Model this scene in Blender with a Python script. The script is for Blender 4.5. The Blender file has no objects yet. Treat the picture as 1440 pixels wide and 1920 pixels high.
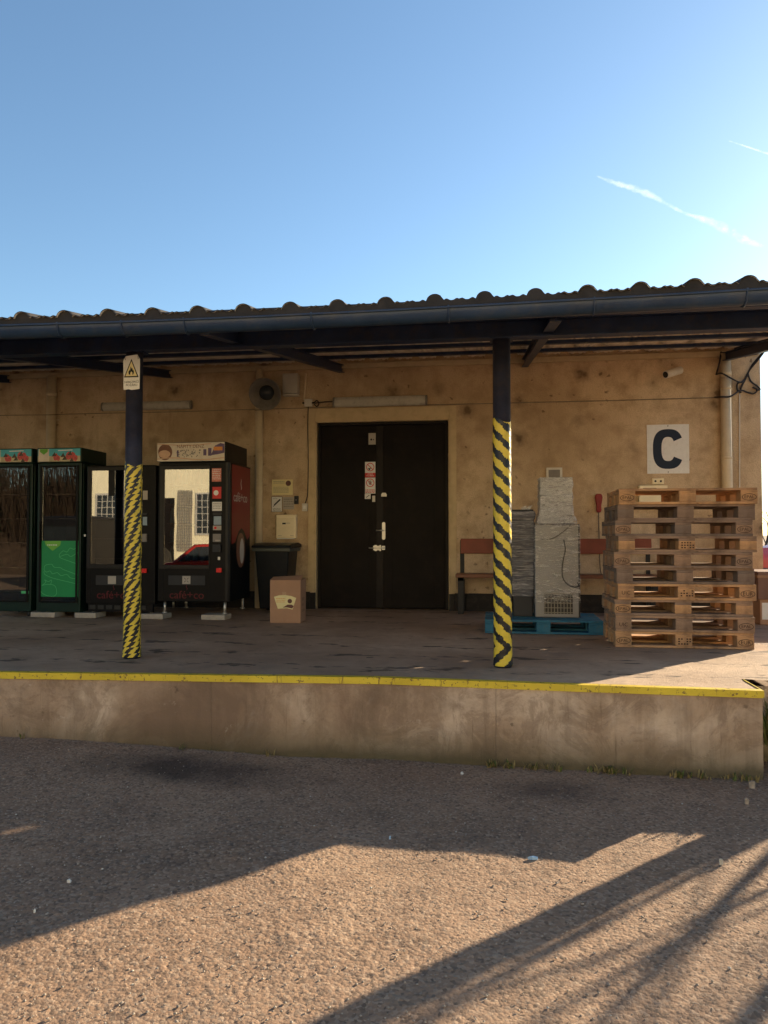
import bpy, bmesh, math, random
import numpy as np
from mathutils import Vector, Matrix
random.seed(7); np.random.seed(7)
sc = bpy.context.scene
COL = sc.collection
RAD = math.radians
# ------------------------------------------------------------------ camera, sky, sun, exposure
YAW, PITCH, CAMZ = RAD(8.1), RAD(1.75), 1.60
cam = bpy.data.objects.new('camera', bpy.data.cameras.new('camera')); COL.objects.link(cam)
cam.data.sensor_fit = 'HORIZONTAL'; cam.data.sensor_width = 36; cam.data.lens = 36
cam.data.clip_start = 0.05; cam.data.clip_end = 30000
cam.location = (0, 0, CAMZ); cam.rotation_euler = (RAD(90) + PITCH, 0, YAW)
sc.camera = cam
SUN_AZ, SUN_EL = RAD(43), RAD(16.3)
w = bpy.data.worlds.new("World"); sc.world = w; w.use_nodes = True
nt = w.node_tree; bg = nt.nodes['Background']
sky = nt.nodes.new('ShaderNodeTexSky'); sky.sky_type = 'NISHITA'; sky.sun_disc = False
sky.sun_elevation = SUN_EL; sky.sun_rotation = SUN_AZ
sky.air_density = 1.0; sky.dust_density = 0.6; sky.ozone_density = 1.3; sky.altitude = 200
tint = nt.nodes.new('ShaderNodeMix'); tint.data_type = 'RGBA'; tint.blend_type = 'MULTIPLY'; tint.inputs[0].default_value = 1
tint.inputs[7].default_value = (.84, .98, 1.05, 1)
nt.links.new(sky.outputs[0], tint.inputs[6]); nt.links.new(tint.outputs[2], bg.inputs[0]); bg.inputs[1].default_value = 0.071
sd = bpy.data.lights.new('sun', 'SUN'); sd.energy = 5.0; sd.angle = RAD(0.5); sd.color = (1, .81, .56)
sun = bpy.data.objects.new('sun', sd); COL.objects.link(sun)
sdir = Vector((math.sin(SUN_AZ)*math.cos(SUN_EL), math.cos(SUN_AZ)*math.cos(SUN_EL), math.sin(SUN_EL)))
sun.rotation_euler = sdir.to_track_quat('Z', 'Y').to_euler(); sun.location = (20, 20, 20)
sc.view_settings.view_transform = 'Standard'; sc.view_settings.look = 'None'
sc.view_settings.exposure = 1.65; sc.view_settings.gamma = 1.0
sc.render.resolution_x = 768; sc.render.resolution_y = 1024
sc.render.engine = 'CYCLES'
sc.cycles.max_bounces = 8; sc.cycles.diffuse_bounces = 4; sc.cycles.glossy_bounces = 4
sc.cycles.transparent_max_bounces = 12

# ------------------------------------------------------------------ measuring helpers (photo point -> place on a real plane)
cR = Vector((math.cos(YAW), math.sin(YAW), 0))
cF = Vector((-math.sin(YAW)*math.cos(PITCH), math.cos(YAW)*math.cos(PITCH), math.sin(PITCH)))
cU = cR.cross(cF)
def ray(px, py): return cR*((px-720)/1440) + cU*((960-py)/1440) + cF
def onY(px, py, Y):
    d = ray(px, py); t = Y/d.y; return Vector((d.x*t, Y, CAMZ+d.z*t))
def onZ(px, py, Z):
    d = ray(px, py); t = (Z-CAMZ)/d.z; return Vector((d.x*t, d.y*t, Z))
def onX(px, py, X):
    d = ray(px, py); t = X/d.x; return Vector((X, d.y*t, CAMZ+d.z*t))
def RC(px0, py0, px1, py1, Y):           # a rectangle on a plane facing the yard: x0, x1, z0, z1
    a = onY(px0, (py0+py1)/2, Y).x; b = onY(px1, (py0+py1)/2, Y).x
    m = (px0+px1)/2
    return a, b, onY(m, py1, Y).z, onY(m, py0, Y).z

# ------------------------------------------------------------------ materials
M = {}
def newmat(name):
    m = bpy.data.materials.new(name); m.use_nodes = True; M[name] = m
    nt = m.node_tree; return m, nt, nt.nodes['Principled BSDF']
def N(nt, typ, **kw):
    n = nt.nodes.new(typ)
    for k, v in kw.items():
        if k.startswith('i_'): n.inputs[k[2:].replace('_', ' ')].default_value = v
        else: setattr(n, k, v)
    return n
def noise(nt, vec, scale, detail=4, rough=.6, dist=0):
    n = N(nt, 'ShaderNodeTexNoise'); n.inputs['Scale'].default_value = scale
    n.inputs['Detail'].default_value = detail; n.inputs['Roughness'].default_value = rough
    n.inputs['Distortion'].default_value = dist
    nt.links.new(vec, n.inputs['Vector']); return n.outputs['Fac']
def ramp(nt, fac, stops, interp='LINEAR'):
    r = N(nt, 'ShaderNodeValToRGB'); r.color_ramp.interpolation = interp
    e = r.color_ramp.elements
    while len(e) < len(stops): e.new(.5)
    for el, (p, c) in zip(e, stops):
        el.position = p; el.color = (*c, 1) if len(c) == 3 else c
    nt.links.new(fac, r.inputs[0]); return r.outputs[0]
def g(v): return (v, v, v)
def mixc(nt, fac, a, b, mode='MIX'):
    n = N(nt, 'ShaderNodeMix', data_type='RGBA', blend_type=mode)
    for i, v in ((0, fac), (6, a), (7, b)):
        if isinstance(v, (int, float)): n.inputs[i].default_value = v
        elif isinstance(v, tuple): n.inputs[i].default_value = (*v[:3], 1)
        else: nt.links.new(v, n.inputs[i])
    return n.outputs[2]
def math_(nt, op, a, b=None, c=None):
    n = N(nt, 'ShaderNodeMath', operation=op)
    for i, v in enumerate((a, b, c)):
        if v is None: continue
        if isinstance(v, (int, float)): n.inputs[i].default_value = v
        else: nt.links.new(v, n.inputs[i])
    return n.outputs[0]
def mapping(nt, scale=(1, 1, 1), coord='Object', loc=(0, 0, 0), rot=(0, 0, 0)):
    tc = N(nt, 'ShaderNodeTexCoord'); mp = N(nt, 'ShaderNodeMapping')
    mp.inputs['Scale'].default_value = scale; mp.inputs['Location'].default_value = loc
    mp.inputs['Rotation'].default_value = rot
    nt.links.new(tc.outputs[coord], mp.inputs[0]); return mp.outputs[0]
def bump(nt, bsdf, h, strength=.4, dist=.01, normal=None):
    b = N(nt, 'ShaderNodeBump'); b.inputs['Strength'].default_value = strength
    b.inputs['Distance'].default_value = dist; nt.links.new(h, b.inputs['Height'])
    if normal: nt.links.new(normal, b.inputs['Normal'])
    nt.links.new(b.outputs[0], bsdf.inputs['Normal']); return b.outputs[0]
def pm(name, col, rough=.6, metal=0.0, var=.2, vscale=6, bs=.15, bscale=80, dirt=0.0, dcol=(.05, .04, .03), rvar=.15, spec=.3):
    m, nt, b = newmat(name)
    v = mapping(nt)
    n1 = noise(nt, v, vscale, 5, .6)
    lo = tuple(c*(1-var) for c in col); hi = tuple(min(1, c*(1+var)) for c in col)
    c = ramp(nt, n1, [(.3, lo), (.7, hi)])
    if dirt > 0:
        n2 = noise(nt, v, vscale*2.3, 8, .7)
        c = mixc(nt, ramp(nt, n2, [(.5, g(0)), (.72, g(dirt))]), c, dcol)
    nt.links.new(c, b.inputs['Base Color'])
    n3 = noise(nt, v, bscale, 3, .6)
    nt.links.new(math_(nt, 'MULTIPLY_ADD', n1, rvar, max(0, rough-rvar/2)), b.inputs['Roughness'])
    b.inputs['Metallic'].default_value = metal
    b.inputs['Specular IOR Level'].default_value = spec
    if bs: bump(nt, b, n3, bs, .004)
    return m
# plain ones
pm('steel_haze_blue', (.014, .028, .070), .45, 0, .3, 5, .2, 90, .5, (.07, .045, .03))  # bluish lens-flare haze over the steel is mixed into this colour
pm('gutter_haze_blue', (.020, .040, .080), .35, .0, .2, 3, .15, 60, .4, (.10, .09, .08))  # blue of lens haze and sky light put into the gutter colour
pm('post_paint', (.024, .026, .044), .5, 0, .35, 7, .25, 70, .45, (.08, .05, .04))
pm('eave_sheet', (.034, .030, .028), .85, 0, .3, 9, .4, 60)
pm('door_metal', (.0115, .0092, .0082), .6, 0, .3, 2, .12, 40, .45, (.028, .018, .012), spec=.10)
pm('door_edge', (.014, .011, .010), .5, 0, .3, 5, .1, 50, .4, (.03, .022, .016), spec=.15)
pm('plinth', (.014, .011, .010), .6, 0, .3, 5, .4, 60, .4, (.09, .07, .05))
pm('surround_plaster', (.56, .43, .25), .8, 0, .12, 4, .5, 120, .3, (.22, .15, .08))
pm('moulding', (.50, .40, .25), .8, 0, .1, 4, .4, 60, .3, (.25, .18, .1))
pm('pipe_cream', (.62, .50, .33), .5, 0, .08, 3, .1, 60, .25, (.22, .16, .09))
pm('lamp_glass', (.48, .45, .38), .3, 0, .1, 6, .05, 30, .5, (.16, .13, .09))
pm('lamp_base', (.22, .20, .17), .5, 0, .15, 6, .1, 40, .4)
pm('cable_black', (.025, .022, .022), .55, 0, .2, 20, .1)
pm('cable_grey', (.20, .16, .11), .6, 0, .2, 20, .1)
pm('white_plastic', (.62, .58, .50), .4, 0, .06, 8, .05, 40, .25, (.3, .24, .16))
pm('paper', (.76, .75, .72), .7, 0, .05, 10, .05, 30, .2, (.4, .33, .24))
pm('paper_yellow', (.78, .68, .36), .7, 0, .05, 10, .05, 30)
pm('paper_grey', (.42, .38, .33), .7, 0, .08, 10, .05, 30)
pm('mailbox_paint', (.86, .74, .50), .35, 0, .05, 6, .05, 40, .15, (.5, .38, .22))
pm('ink_black', (.02, .02, .022), .6, 0, .1, 9, 0)
pm('ink_red', (.60, .045, .04), .5, 0, .1, 9, 0)
pm('ink_brown', (.13, .05, .04), .5, 0, .1, 9, 0)
pm('ink_grey', (.22, .20, .18), .6, 0, .1, 9, 0)
pm('ink_navy', (.010, .020, .045), .6, 0, .08, 9, 0)
pm('stamp_ink', (.035, .016, .012), .8, 0, .2, 30, 0)
pm('bin_plastic', (.006, .009, .014), .4, 0, .15, 5, .1, 60, .3, (.03, .027, .024), spec=.18)
pm('bin_rim', (.06, .07, .065), .45, 0, .15, 5, .1, 60, .3, (.1, .09, .07))
pm('cardboard', (.40, .235, .145), .85, 0, .08, 4, .15, 30, .2, (.26, .15, .09))
pm('cardboard_dark', (.30, .18, .11), .85, 0, .1, 4, .15, 30)
pm('tape_clear', (.48, .32, .20), .25, 0, .05, 4, .1, 30)
pm('bench_wood', (.23, .055, .030), .45, 0, .2, 3, .2, 30, .3, (.14, .05, .03))
pm('bench_seat_wood', (.19, .07, .035), .4, 0, .25, 3, .2, 30, .4, (.12, .06, .04))
pm('bench_metal', (.020, .020, .022), .5, .3, .2, 5, .1)
pm('blue_paint', (.025, .13, .21), .7, 0, .25, 7, .5, 50, .55, (.09, .11, .11))
pm('chrome', (.60, .58, .54), .45, .8, .05, 5, .02)
pm('cabinet_grey', (.215, .212, .215), .36, .15, .1, 4, .06, 40, .25, (.2, .17, .13))
pm('cabinet_steel', (.50, .47, .42), .38, .35, .08, 4, .06, 40, .2, (.3, .26, .2))
pm('grille_dark', (.03, .028, .025), .6, 0, .2, 9, 0)
pm('machine_black', (.009, .0085, .0085), .4, 0, .2, 4, .06, 60, .3, (.02, .017, .015), spec=.10)
pm('machine_frame', (.020, .018, .017), .38, 0, .15, 4, .05, 60, spec=.2)
pm('machine_side', (.006, .006, .007), .35, 0, .2, 4, .05, 60, spec=.15)
pm('ink_dark_red', (.11, .008, .011), .4, 0, .1, 5, 0)
pm('interior_dark', (.012, .011, .011), .7, 0, .2, 4, 0)
pm('shelf_wire', (.16, .15, .14), .4, .7, .1, 9, 0)
pm('fridge_green', (.003, .020, .013), .38, 0, .15, 4, .05, 60, spec=.3)
pm('poster_green', (.015, .27, .085), .4, 0, .05, 4, 0)
pm('line_green', (.10, .52, .20), .45, 0, .05, 4, 0)
pm('logo_lime', (.16, .45, .06), .45, 0, .05, 4, 0)
pm('pic_sky', (.10, .47, .55), .5, 0, .1, 14, 0)
pm('pic_sand', (.52, .45, .28), .5, 0, .25, 24, 0)
pm('pic_red', (.55, .10, .09), .5, 0, .35, 40, 0)
pm('pic_dark', (.09, .07, .05), .5, 0, .4, 40, 0)
pm('pic_cream', (.66, .58, .47), .4, 0, .1, 12, 0)
pm('pic_brown', (.20, .09, .055), .4, 0, .2, 20, 0)
pm('pic_tan', (.62, .40, .26), .4, 0, .1, 20, 0)
pm('pic_purple', (.13, .085, .17), .4, 0, .25, 20, 0)
pm('pic_orange', (.70, .27, .06), .4, 0, .15, 20, 0)
pm('machine_red', (.22, .012, .016), .35, 0, .12, 3, .03, 60)
pm('button_red', (.70, .02, .02), .3, 0, .05, 3, 0)
pm('sticker_pink', (.62, .20, .15), .45, 0, .2, 30, 0)
pm('screen_blue', (.24, .32, .40), .15, 0, .1, 20, 0)
pm('cup_white', (.55, .50, .45), .35, 0, .05, 5, 0)
pm('paver', (.42, .37, .31), .9, 0, .15, 9, .5, 70, .4, (.22, .18, .14))
pm('alarm_red', (.24, .022, .022), .5, 0, .2, 9, .1)
pm('red_paint_car', (.42, .035, .025), .22, .1, .05, 3, 0)
pm('dark_plastic', (.03, .03, .032), .6, 0, .1, 9, .1)
pm('tyre', (.02, .02, .02), .8, 0, .1, 9, .2)
pm('bark', (.07, .052, .04), .9, 0, .3, 9, .6, 30)
pm('opposite_plaster', (.76, .70, .50), .85, 0, .06, 1.2, .3, 60, .1, (.55, .46, .28))
pm('opposite_roof', (.10, .05, .035), .8, 0, .2, 6, .4, 30)
pm('window_dark', (.03, .035, .04), .1, 0, .2, 2, 0)
pm('window_frame_paint', (.45, .43, .38), .5, 0, .1, 5, .1)
pm('leaf_green', (.09, .11, .025), .7, 0, .4, 30, .1)
pm('dry_grass', (.22, .17, .07), .8, 0, .4, 30, .1)
pm('litter_blue', (.30, .45, .62), .4, 0, .1, 20, .1)
pm('litter_white', (.62, .60, .56), .6, 0, .1, 20, .1)
pm('stone', (.30, .25, .20), .85, 0, .4, 12, .4, 90)
pm('rock_pale', (.45, .42, .36), .8, 0, .2, 12, .4, 90)
pm('hedge_twig', (.085, .055, .035), .9, 0, .4, 4, .2)
pm('crate_brown', (.19, .11, .085), .75, 0, .15, 4, .2)
pm('bottle_blue', (.10, .25, .42), .15, 0, .3, 20, 0)
pm('bottle_red', (.35, .07, .05), .2, 0, .3, 20, 0)
pm('bottle_pale', (.42, .40, .36), .2, 0, .3, 20, 0)

def mat_wall():
    m, nt, b = newmat('wall_plaster'); v = mapping(nt)
    big = noise(nt, v, .55, 4, .55); mid = noise(nt, v, 3.2, 6, .65)
    c = ramp(nt, big, [(.34, (.47, .34, .205)), (.52, (.62, .465, .295)), (.68, (.70, .55, .37))])
    c = mixc(nt, ramp(nt, mid, [(.45, g(0)), (.68, g(.7))]), c, (.33, .225, .13))
    vs = mapping(nt, (7, 1, .5)); st = noise(nt, vs, 1.3, 5, .6)      # rain streaks
    c = mixc(nt, ramp(nt, st, [(.56, g(0)), (.8, g(.35))]), c, (.28, .185, .10))
    # chipped dark spots, clustered
    vo = N(nt, 'ShaderNodeTexVoronoi'); vo.inputs['Scale'].default_value = 2.1; vo.inputs['Randomness'].default_value = 1
    nv = N(nt, 'ShaderNodeTexNoise'); nv.inputs['Scale'].default_value = 11; nv.inputs['Detail'].default_value = 4
    nt.links.new(v, nv.inputs['Vector'])
    ad = N(nt, 'ShaderNodeMixRGB', blend_type='ADD'); ad.inputs[0].default_value = .13
    nt.links.new(v, ad.inputs[1]); nt.links.new(nv.outputs['Color'], ad.inputs[2])
    nt.links.new(ad.outputs[0], vo.inputs['Vector'])
    spot = ramp(nt, vo.outputs['Distance'], [(.08, g(.9)), (.15, g(.4)), (.30, g(0))])
    c = mixc(nt, spot, c, (.13, .085, .05))
    vo2 = N(nt, 'ShaderNodeTexVoronoi'); vo2.inputs['Scale'].default_value = 6.5
    nt.links.new(ad.outputs[0], vo2.inputs['Vector'])
    msk = ramp(nt, noise(nt, v, .9, 2), [(.44, g(0)), (.54, g(1))])
    sp2 = math_(nt, 'MULTIPLY', ramp(nt, vo2.outputs['Distance'], [(.08, g(.7)), (.16, g(0))]), msk)
    c = mixc(nt, sp2, c, (.12, .075, .045))
    gn = noise(nt, v, 70, 3, .7)
    c = mixc(nt, ramp(nt, gn, [(.45, g(0)), (.75, g(.45))]), c, (.22, .15, .09))
    nt.links.new(c, b.inputs['Base Color']); b.inputs['Roughness'].default_value = .93
    b.inputs['Specular IOR Level'].default_value = .2
    f = noise(nt, v, 55, 4, .7); f2 = noise(nt, v, 14, 4, .6)
    h = math_(nt, 'ADD', f, math_(nt, 'MULTIPLY', f2, 1.0)); h = math_(nt, 'SUBTRACT', h, spot)
    bump(nt, b, h, .8, .012)
mat_wall()
def mat_concrete():
    m, nt, b = newmat('dock_concrete'); v = mapping(nt)
    big = noise(nt, v, 1.1, 6, .6, .6); mid = noise(nt, v, 4.5, 8, .68, .4)
    c = ramp(nt, big, [(.36, (.23, .150, .10)), (.5, (.41, .29, .195)), (.64, (.57, .44, .325))])
    c = mixc(nt, ramp(nt, mid, [(.42, g(0)), (.7, g(.6))]), c, (.19, .135, .09))
    st = noise(nt, mapping(nt, (9, 1, .7)), 1.0, 6, .65)
    c = mixc(nt, ramp(nt, st, [(.52, g(0)), (.75, g(.5))]), c, (.15, .105, .07))
    wh = noise(nt, v, 2.3, 7, .7, 1.2)
    c = mixc(nt, ramp(nt, wh, [(.60, g(0)), (.75, g(.35))]), c, (.46, .40, .33))
    pit = noise(nt, v, 9, 3, .5)
    c = mixc(nt, ramp(nt, pit, [(.70, g(0)), (.74, g(.6))]), c, (.08, .055, .04))
    blot = noise(nt, v, 2.6, 12, .78, 1.5)
    c = mixc(nt, ramp(nt, blot, [(.50, g(0)), (.56, g(.40))]), c, (.20, .135, .09))
    c = mixc(nt, ramp(nt, noise(nt, mapping(nt, loc=(3, 1, 7)), 3.7, 12, .8, .8), [(.60, g(0)), (.64, g(.5))]), c, (.55, .46, .37))
    run = noise(nt, mapping(nt, (24, 1, 1.1)), 1.0, 8, .75)
    c = mixc(nt, ramp(nt, run, [(.60, g(0)), (.68, g(.55))]), c, (.13, .085, .055))
    jx = N(nt, 'ShaderNodeSeparateXYZ'); jt = N(nt, 'ShaderNodeTexCoord'); nt.links.new(jt.outputs['Object'], jx.inputs[0])
    jm = math_(nt, 'ABSOLUTE', math_(nt, 'SUBTRACT', math_(nt, 'FRACT', math_(nt, 'DIVIDE', math_(nt, 'ADD', jx.outputs[0], math_(nt, 'MULTIPLY', mid, .03)), 2.05)), .5))
    joint = ramp(nt, jm, [(.0, g(.3)), (.0022, g(.25)), (.004, g(0))])
    c = mixc(nt, joint, c, (.10, .07, .05))
    # damp, mossy foot (object z = height over the ground)
    sx = N(nt, 'ShaderNodeSeparateXYZ'); tc = N(nt, 'ShaderNodeTexCoord'); nt.links.new(tc.outputs['Object'], sx.inputs[0])
    hz = math_(nt, 'ADD', sx.outputs[2], math_(nt, 'MULTIPLY', mid, .14))
    c = mixc(nt, ramp(nt, hz, [(.10, g(.9)), (.17, g(.55)), (.34, g(0))]), c, (.075, .065, .035))
    nt.links.new(c, b.inputs['Base Color']); b.inputs['Roughness'].default_value = .9
    b.inputs['Specular IOR Level'].default_value = .25
    h = math_(nt, 'SUBTRACT', math_(nt, 'ADD', noise(nt, v, 30, 6, .7), math_(nt, 'MULTIPLY', mid, 1.5)), math_(nt, 'MULTIPLY', joint, 1.5))
    bump(nt, b, h, .6, .012)
mat_concrete()
def mat_deck():
    m, nt, b = newmat('deck_asphalt'); v = mapping(nt)
    big = noise(nt, v, .8, 5, .6, .4); mid = noise(nt, v, 6, 8, .7)
    c = ramp(nt, big, [(.3, (.27, .18, .12)), (.52, (.39, .275, .19)), (.72, (.50, .37, .265))])
    c = mixc(nt, ramp(nt, mid, [(.45, g(0)), (.75, g(.5))]), c, (.17, .13, .10))
    # rows of dark elongated tar marks
    n = noise(nt, mapping(nt, (4.5, 13, 1)), 1.0, 3, .55, .3)
    sx = N(nt, 'ShaderNodeSeparateXYZ'); tc = N(nt, 'ShaderNodeTexCoord'); nt.links.new(tc.outputs['Object'], sx.inputs[0])
    row = math_(nt, 'COSINE', math_(nt, 'MULTIPLY', math_(nt, 'ADD', sx.outputs[1], math_(nt, 'MULTIPLY', big, .25)), 2*math.pi/.62))
    marks = math_(nt, 'ADD', n, math_(nt, 'MULTIPLY', row, .10))
    mk = ramp(nt, marks, [(.65, g(0)), (.71, g(.8))])
    c = mixc(nt, mk, c, (.035, .028, .024))
    fine = noise(nt, v, 120, 2, .6)
    c = mixc(nt, ramp(nt, fine, [(.55, g(0)), (.8, g(.5))]), c, (.30, .25, .20))
    nt.links.new(c, b.inputs['Base Color'])
    nt.links.new(ramp(nt, big, [(.3, g(.7)), (.7, g(.9))]), b.inputs['Roughness'])
    b.inputs['Specular IOR Level'].default_value = .3
    h = math_(nt, 'ADD', noise(nt, v, 70, 4, .7), math_(nt, 'MULTIPLY', mid, 2.0))
    bump(nt, b, h, .7, .008)
mat_deck()
def mat_ground():
    m, nt, b = newmat('ground_tarmac'); v = mapping(nt)
    big = noise(nt, v, .55, 5, .6, .5); mid = noise(nt, v, 3.5, 8, .7)
    c = ramp(nt, big, [(.30, (.22, .138, .088)), (.52, (.30, .195, .128)), (.74, (.39, .265, .172))])
    c = mixc(nt, ramp(nt, mid, [(.45, g(0)), (.75, g(.45))]), c, (.16, .11, .08))
    pat = noise(nt, v, 1.7, 6, .7, 1.0)
    c = mixc(nt, ramp(nt, pat, [(.52, g(0)), (.68, g(.6))]), c, (.155, .095, .06))
    vo = N(nt, 'ShaderNodeTexVoronoi'); vo.inputs['Scale'].default_value = 70; nt.links.new(v, vo.inputs['Vector'])
    sepc = N(nt, 'ShaderNodeSeparateColor'); nt.links.new(vo.outputs['Color'], sepc.inputs[0])
    c = mixc(nt, ramp(nt, sepc.outputs[0], [(.50, g(0)), (1, g(.65))]), c, (.42, .31, .22))
    c = mixc(nt, ramp(nt, sepc.outputs[1], [(.65, g(0)), (1, g(.65))]), c, (.07, .055, .045))
    # an oil stain in front of the dock
    s = N(nt, 'ShaderNodeTexCoord'); mp = N(nt, 'ShaderNodeMapping')
    st = onZ(350, 1452, 0)
    mp.inputs['Location'].default_value = (-st.x/.85, -st.y/.36, 0); mp.inputs['Scale'].default_value = (1/.85, 1/.36, 0)
    nt.links.new(s.outputs['Object'], mp.inputs[0])
    ln = N(nt, 'ShaderNodeVectorMath', operation='LENGTH'); nt.links.new(mp.outputs[0], ln.inputs[0])
    dd = math_(nt, 'ADD', ln.outputs['Value'], math_(nt, 'MULTIPLY', math_(nt, 'SUBTRACT', mid, .5), 1.6))
    c = mixc(nt, ramp(nt, dd, [(.25, g(.80)), (1.0, g(0))]), c, (.035, .028, .026))
    s2 = onZ(1040, 1480, 0); mp2 = N(nt, 'ShaderNodeMapping')
    mp2.inputs['Location'].default_value = (-s2.x/.5, -s2.y/.3, 0); mp2.inputs['Scale'].default_value = (1/.5, 1/.3, 0)
    nt.links.new(s.outputs['Object'], mp2.inputs[0])
    l2 = N(nt, 'ShaderNodeVectorMath', operation='LENGTH'); nt.links.new(mp2.outputs[0], l2.inputs[0])
    d2 = math_(nt, 'ADD', l2.outputs['Value'], math_(nt, 'MULTIPLY', math_(nt, 'SUBTRACT', mid, .5), 1.6))
    c = mixc(nt, ramp(nt, d2, [(.2, g(.5)), (.9, g(0))]), c, (.07, .05, .042))
    nt.links.new(c, b.inputs['Base Color']); b.inputs['Roughness'].default_value = .93
    b.inputs['Specular IOR Level'].default_value = .25
    h = math_(nt, 'ADD', noise(nt, v, 110, 4, .7), math_(nt, 'MULTIPLY', vo.outputs['Distance'], -.8))
    bump(nt, b, h, .55, .006)
mat_ground()
def mat_yellow_edge():
    m, nt, b = newmat('edge_yellow'); v = mapping(nt)
    n1 = noise(nt, v, 3, 5, .6)
    c = ramp(nt, n1, [(.3, (.55, .40, .02)), (.7, (.70, .53, .035))])
    st = noise(nt, mapping(nt, (16, 3, 1.6)), 1.0, 7, .75)
    c = mixc(nt, ramp(nt, st, [(.60, g(0)), (.65, g(.8))]), c, (.14, .06, .02))
    ch = noise(nt, v, 30, 6, .7)
    c = mixc(nt, ramp(nt, ch, [(.58, g(0)), (.62, g(.85))]), c, (.09, .045, .03))
    nt.links.new(c, b.inputs['Base Color']); b.inputs['Roughness'].default_value = .55
    bump(nt, b, math_(nt, 'ADD', ch, st), .4, .004)
mat_yellow_edge()
def mat_wood(name, a, bcol, grey):
    m, nt, b = newmat(name)
    oi = N(nt, 'ShaderNodeObjectInfo')
    v = mapping(nt, (1.6, 22, 22)); n1 = ramp(nt, noise(nt, v, 3.0, 7, .7, .8), [(.3, g(0)), (.7, g(1))])
    v0 = mapping(nt); n2 = noise(nt, v0, 5, 5, .6)
    c = mixc(nt, n1, a, bcol)
    rr = ramp(nt, oi.outputs['Random'], [(0, g(0)), (.55, g(.25)), (1, g(.8))])
    c = mixc(nt, rr, c, grey)
    c = mixc(nt, ramp(nt, n2, [(.48, g(0)), (.72, g(.75))]), c, (.10, .065, .045))
    kn = noise(nt, mapping(nt, (3, 9, 9)), 4, 2, .5)
    c = mixc(nt, ramp(nt, kn, [(.70, g(0)), (.76, g(.8))]), c, (.07, .04, .025))
    nt.links.new(c, b.inputs['Base Color']); b.inputs['Roughness'].default_value = .85
    b.inputs['Specular IOR Level'].default_value = .2
    bump(nt, b, math_(nt, 'ADD', n1, n2), .4, .004)
mat_wood('pallet_fresh', (.50, .27, .125), (.58, .35, .18), (.40, .24, .14))
mat_wood('pallet_worn', (.33, .20, .125), (.42, .27, .17), (.22, .165, .135))
mat_wood('pallet_old', (.22, .15, .11), (.29, .20, .15), (.155, .13, .115))
def mat_rooftin():
    m, nt, b = newmat('roof_underside'); v = mapping(nt)
    n1 = noise(nt, v, 2, 6, .65); n2 = noise(nt, mapping(nt, (8, .8, 1)), 1, 4, .6)
    c = ramp(nt, n1, [(.3, (.70, .62, .52)), (.7, (.88, .82, .72))])
    c = mixc(nt, ramp(nt, n2, [(.5, g(0)), (.75, g(.6))]), c, (.26, .20, .15))
    nt.links.new(c, b.inputs['Base Color']); b.inputs['Roughness'].default_value = .75
mat_rooftin()
def mat_glass(name, refl, tint, rough=.01):
    m = bpy.data.materials.new(name); m.use_nodes = True; M[name] = m; nt = m.node_tree
    nt.nodes.remove(nt.nodes['Principled BSDF']); out = nt.nodes['Material Output']
    t = N(nt, 'ShaderNodeBsdfTransparent'); t.inputs[0].default_value = (*tint, 1)
    gl = N(nt, 'ShaderNodeBsdfGlossy'); gl.inputs['Roughness'].default_value = rough; gl.inputs[0].default_value = (1, 1, 1, 1)
    mx = N(nt, 'ShaderNodeMixShader')
    fr = N(nt, 'ShaderNodeFresnel'); fr.inputs['IOR'].default_value = 1.5
    f = math_(nt, 'ADD', fr.outputs[0], refl); nt.links.new(f, mx.inputs[0])
    nz = noise(nt, mapping(nt), 1.6, 2, .5); bp = N(nt, 'ShaderNodeBump'); bp.inputs['Strength'].default_value = .03
    bp.inputs['Distance'].default_value = .012
    nt.links.new(nz, bp.inputs['Height']); nt.links.new(bp.outputs[0], gl.inputs['Normal'])
    nt.links.new(t.outputs[0], mx.inputs[1]); nt.links.new(gl.outputs[0], mx.inputs[2]); nt.links.new(mx.outputs[0], out.inputs[0])
mat_glass('glass_door', .13, (.55, .52, .48))
mat_glass('glass_fridge', .025, (.75, .75, .72))
def mat_film(name, stops):
    m = bpy.data.materials.new(name); m.use_nodes = True; M[name] = m; nt = m.node_tree
    p = nt.nodes['Principled BSDF']; out = nt.nodes['Material Output']
    p.inputs['Base Color'].default_value = (.85, .84, .82, 1); p.inputs['Roughness'].default_value = .13
    p.inputs['Specular IOR Level'].default_value = .9
    v = mapping(nt, (2.2, 2.2, 13), rot=(0, RAD(12), 0)); v2 = mapping(nt, (3.5, 3.5, 9), rot=(0, RAD(-24), 0))
    n1 = noise(nt, v, 2.2, 7, .72, 1.6); n2 = noise(nt, v2, 2.6, 6, .7, 1.4)
    h = math_(nt, 'ADD', n1, n2); bump(nt, p, h, .9, .022)
    t = N(nt, 'ShaderNodeBsdfTransparent'); mx = N(nt, 'ShaderNodeMixShader')
    f = ramp(nt, n1, stops); nt.links.new(f, mx.inputs[0])  # opaque pale bands paint in the shiny highlights along the film
    nt.links.new(t.outputs[0], mx.inputs[1]); nt.links.new(p.outputs[0], mx.inputs[2]); nt.links.new(mx.outputs[0], out.inputs[0])
mat_film('stretch_film', [(.40, g(.15)), (.48, g(.8)), (.52, g(.2)), (.585, g(1)), (.62, g(.2)), (.70, g(.8))])
mat_film('thin_film', [(.36, g(.5)), (.39, g(.05)), (.55, g(.08)), (.585, g(1)), (.61, g(.08)), (.67, g(.9)), (.70, g(.1))])
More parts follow.
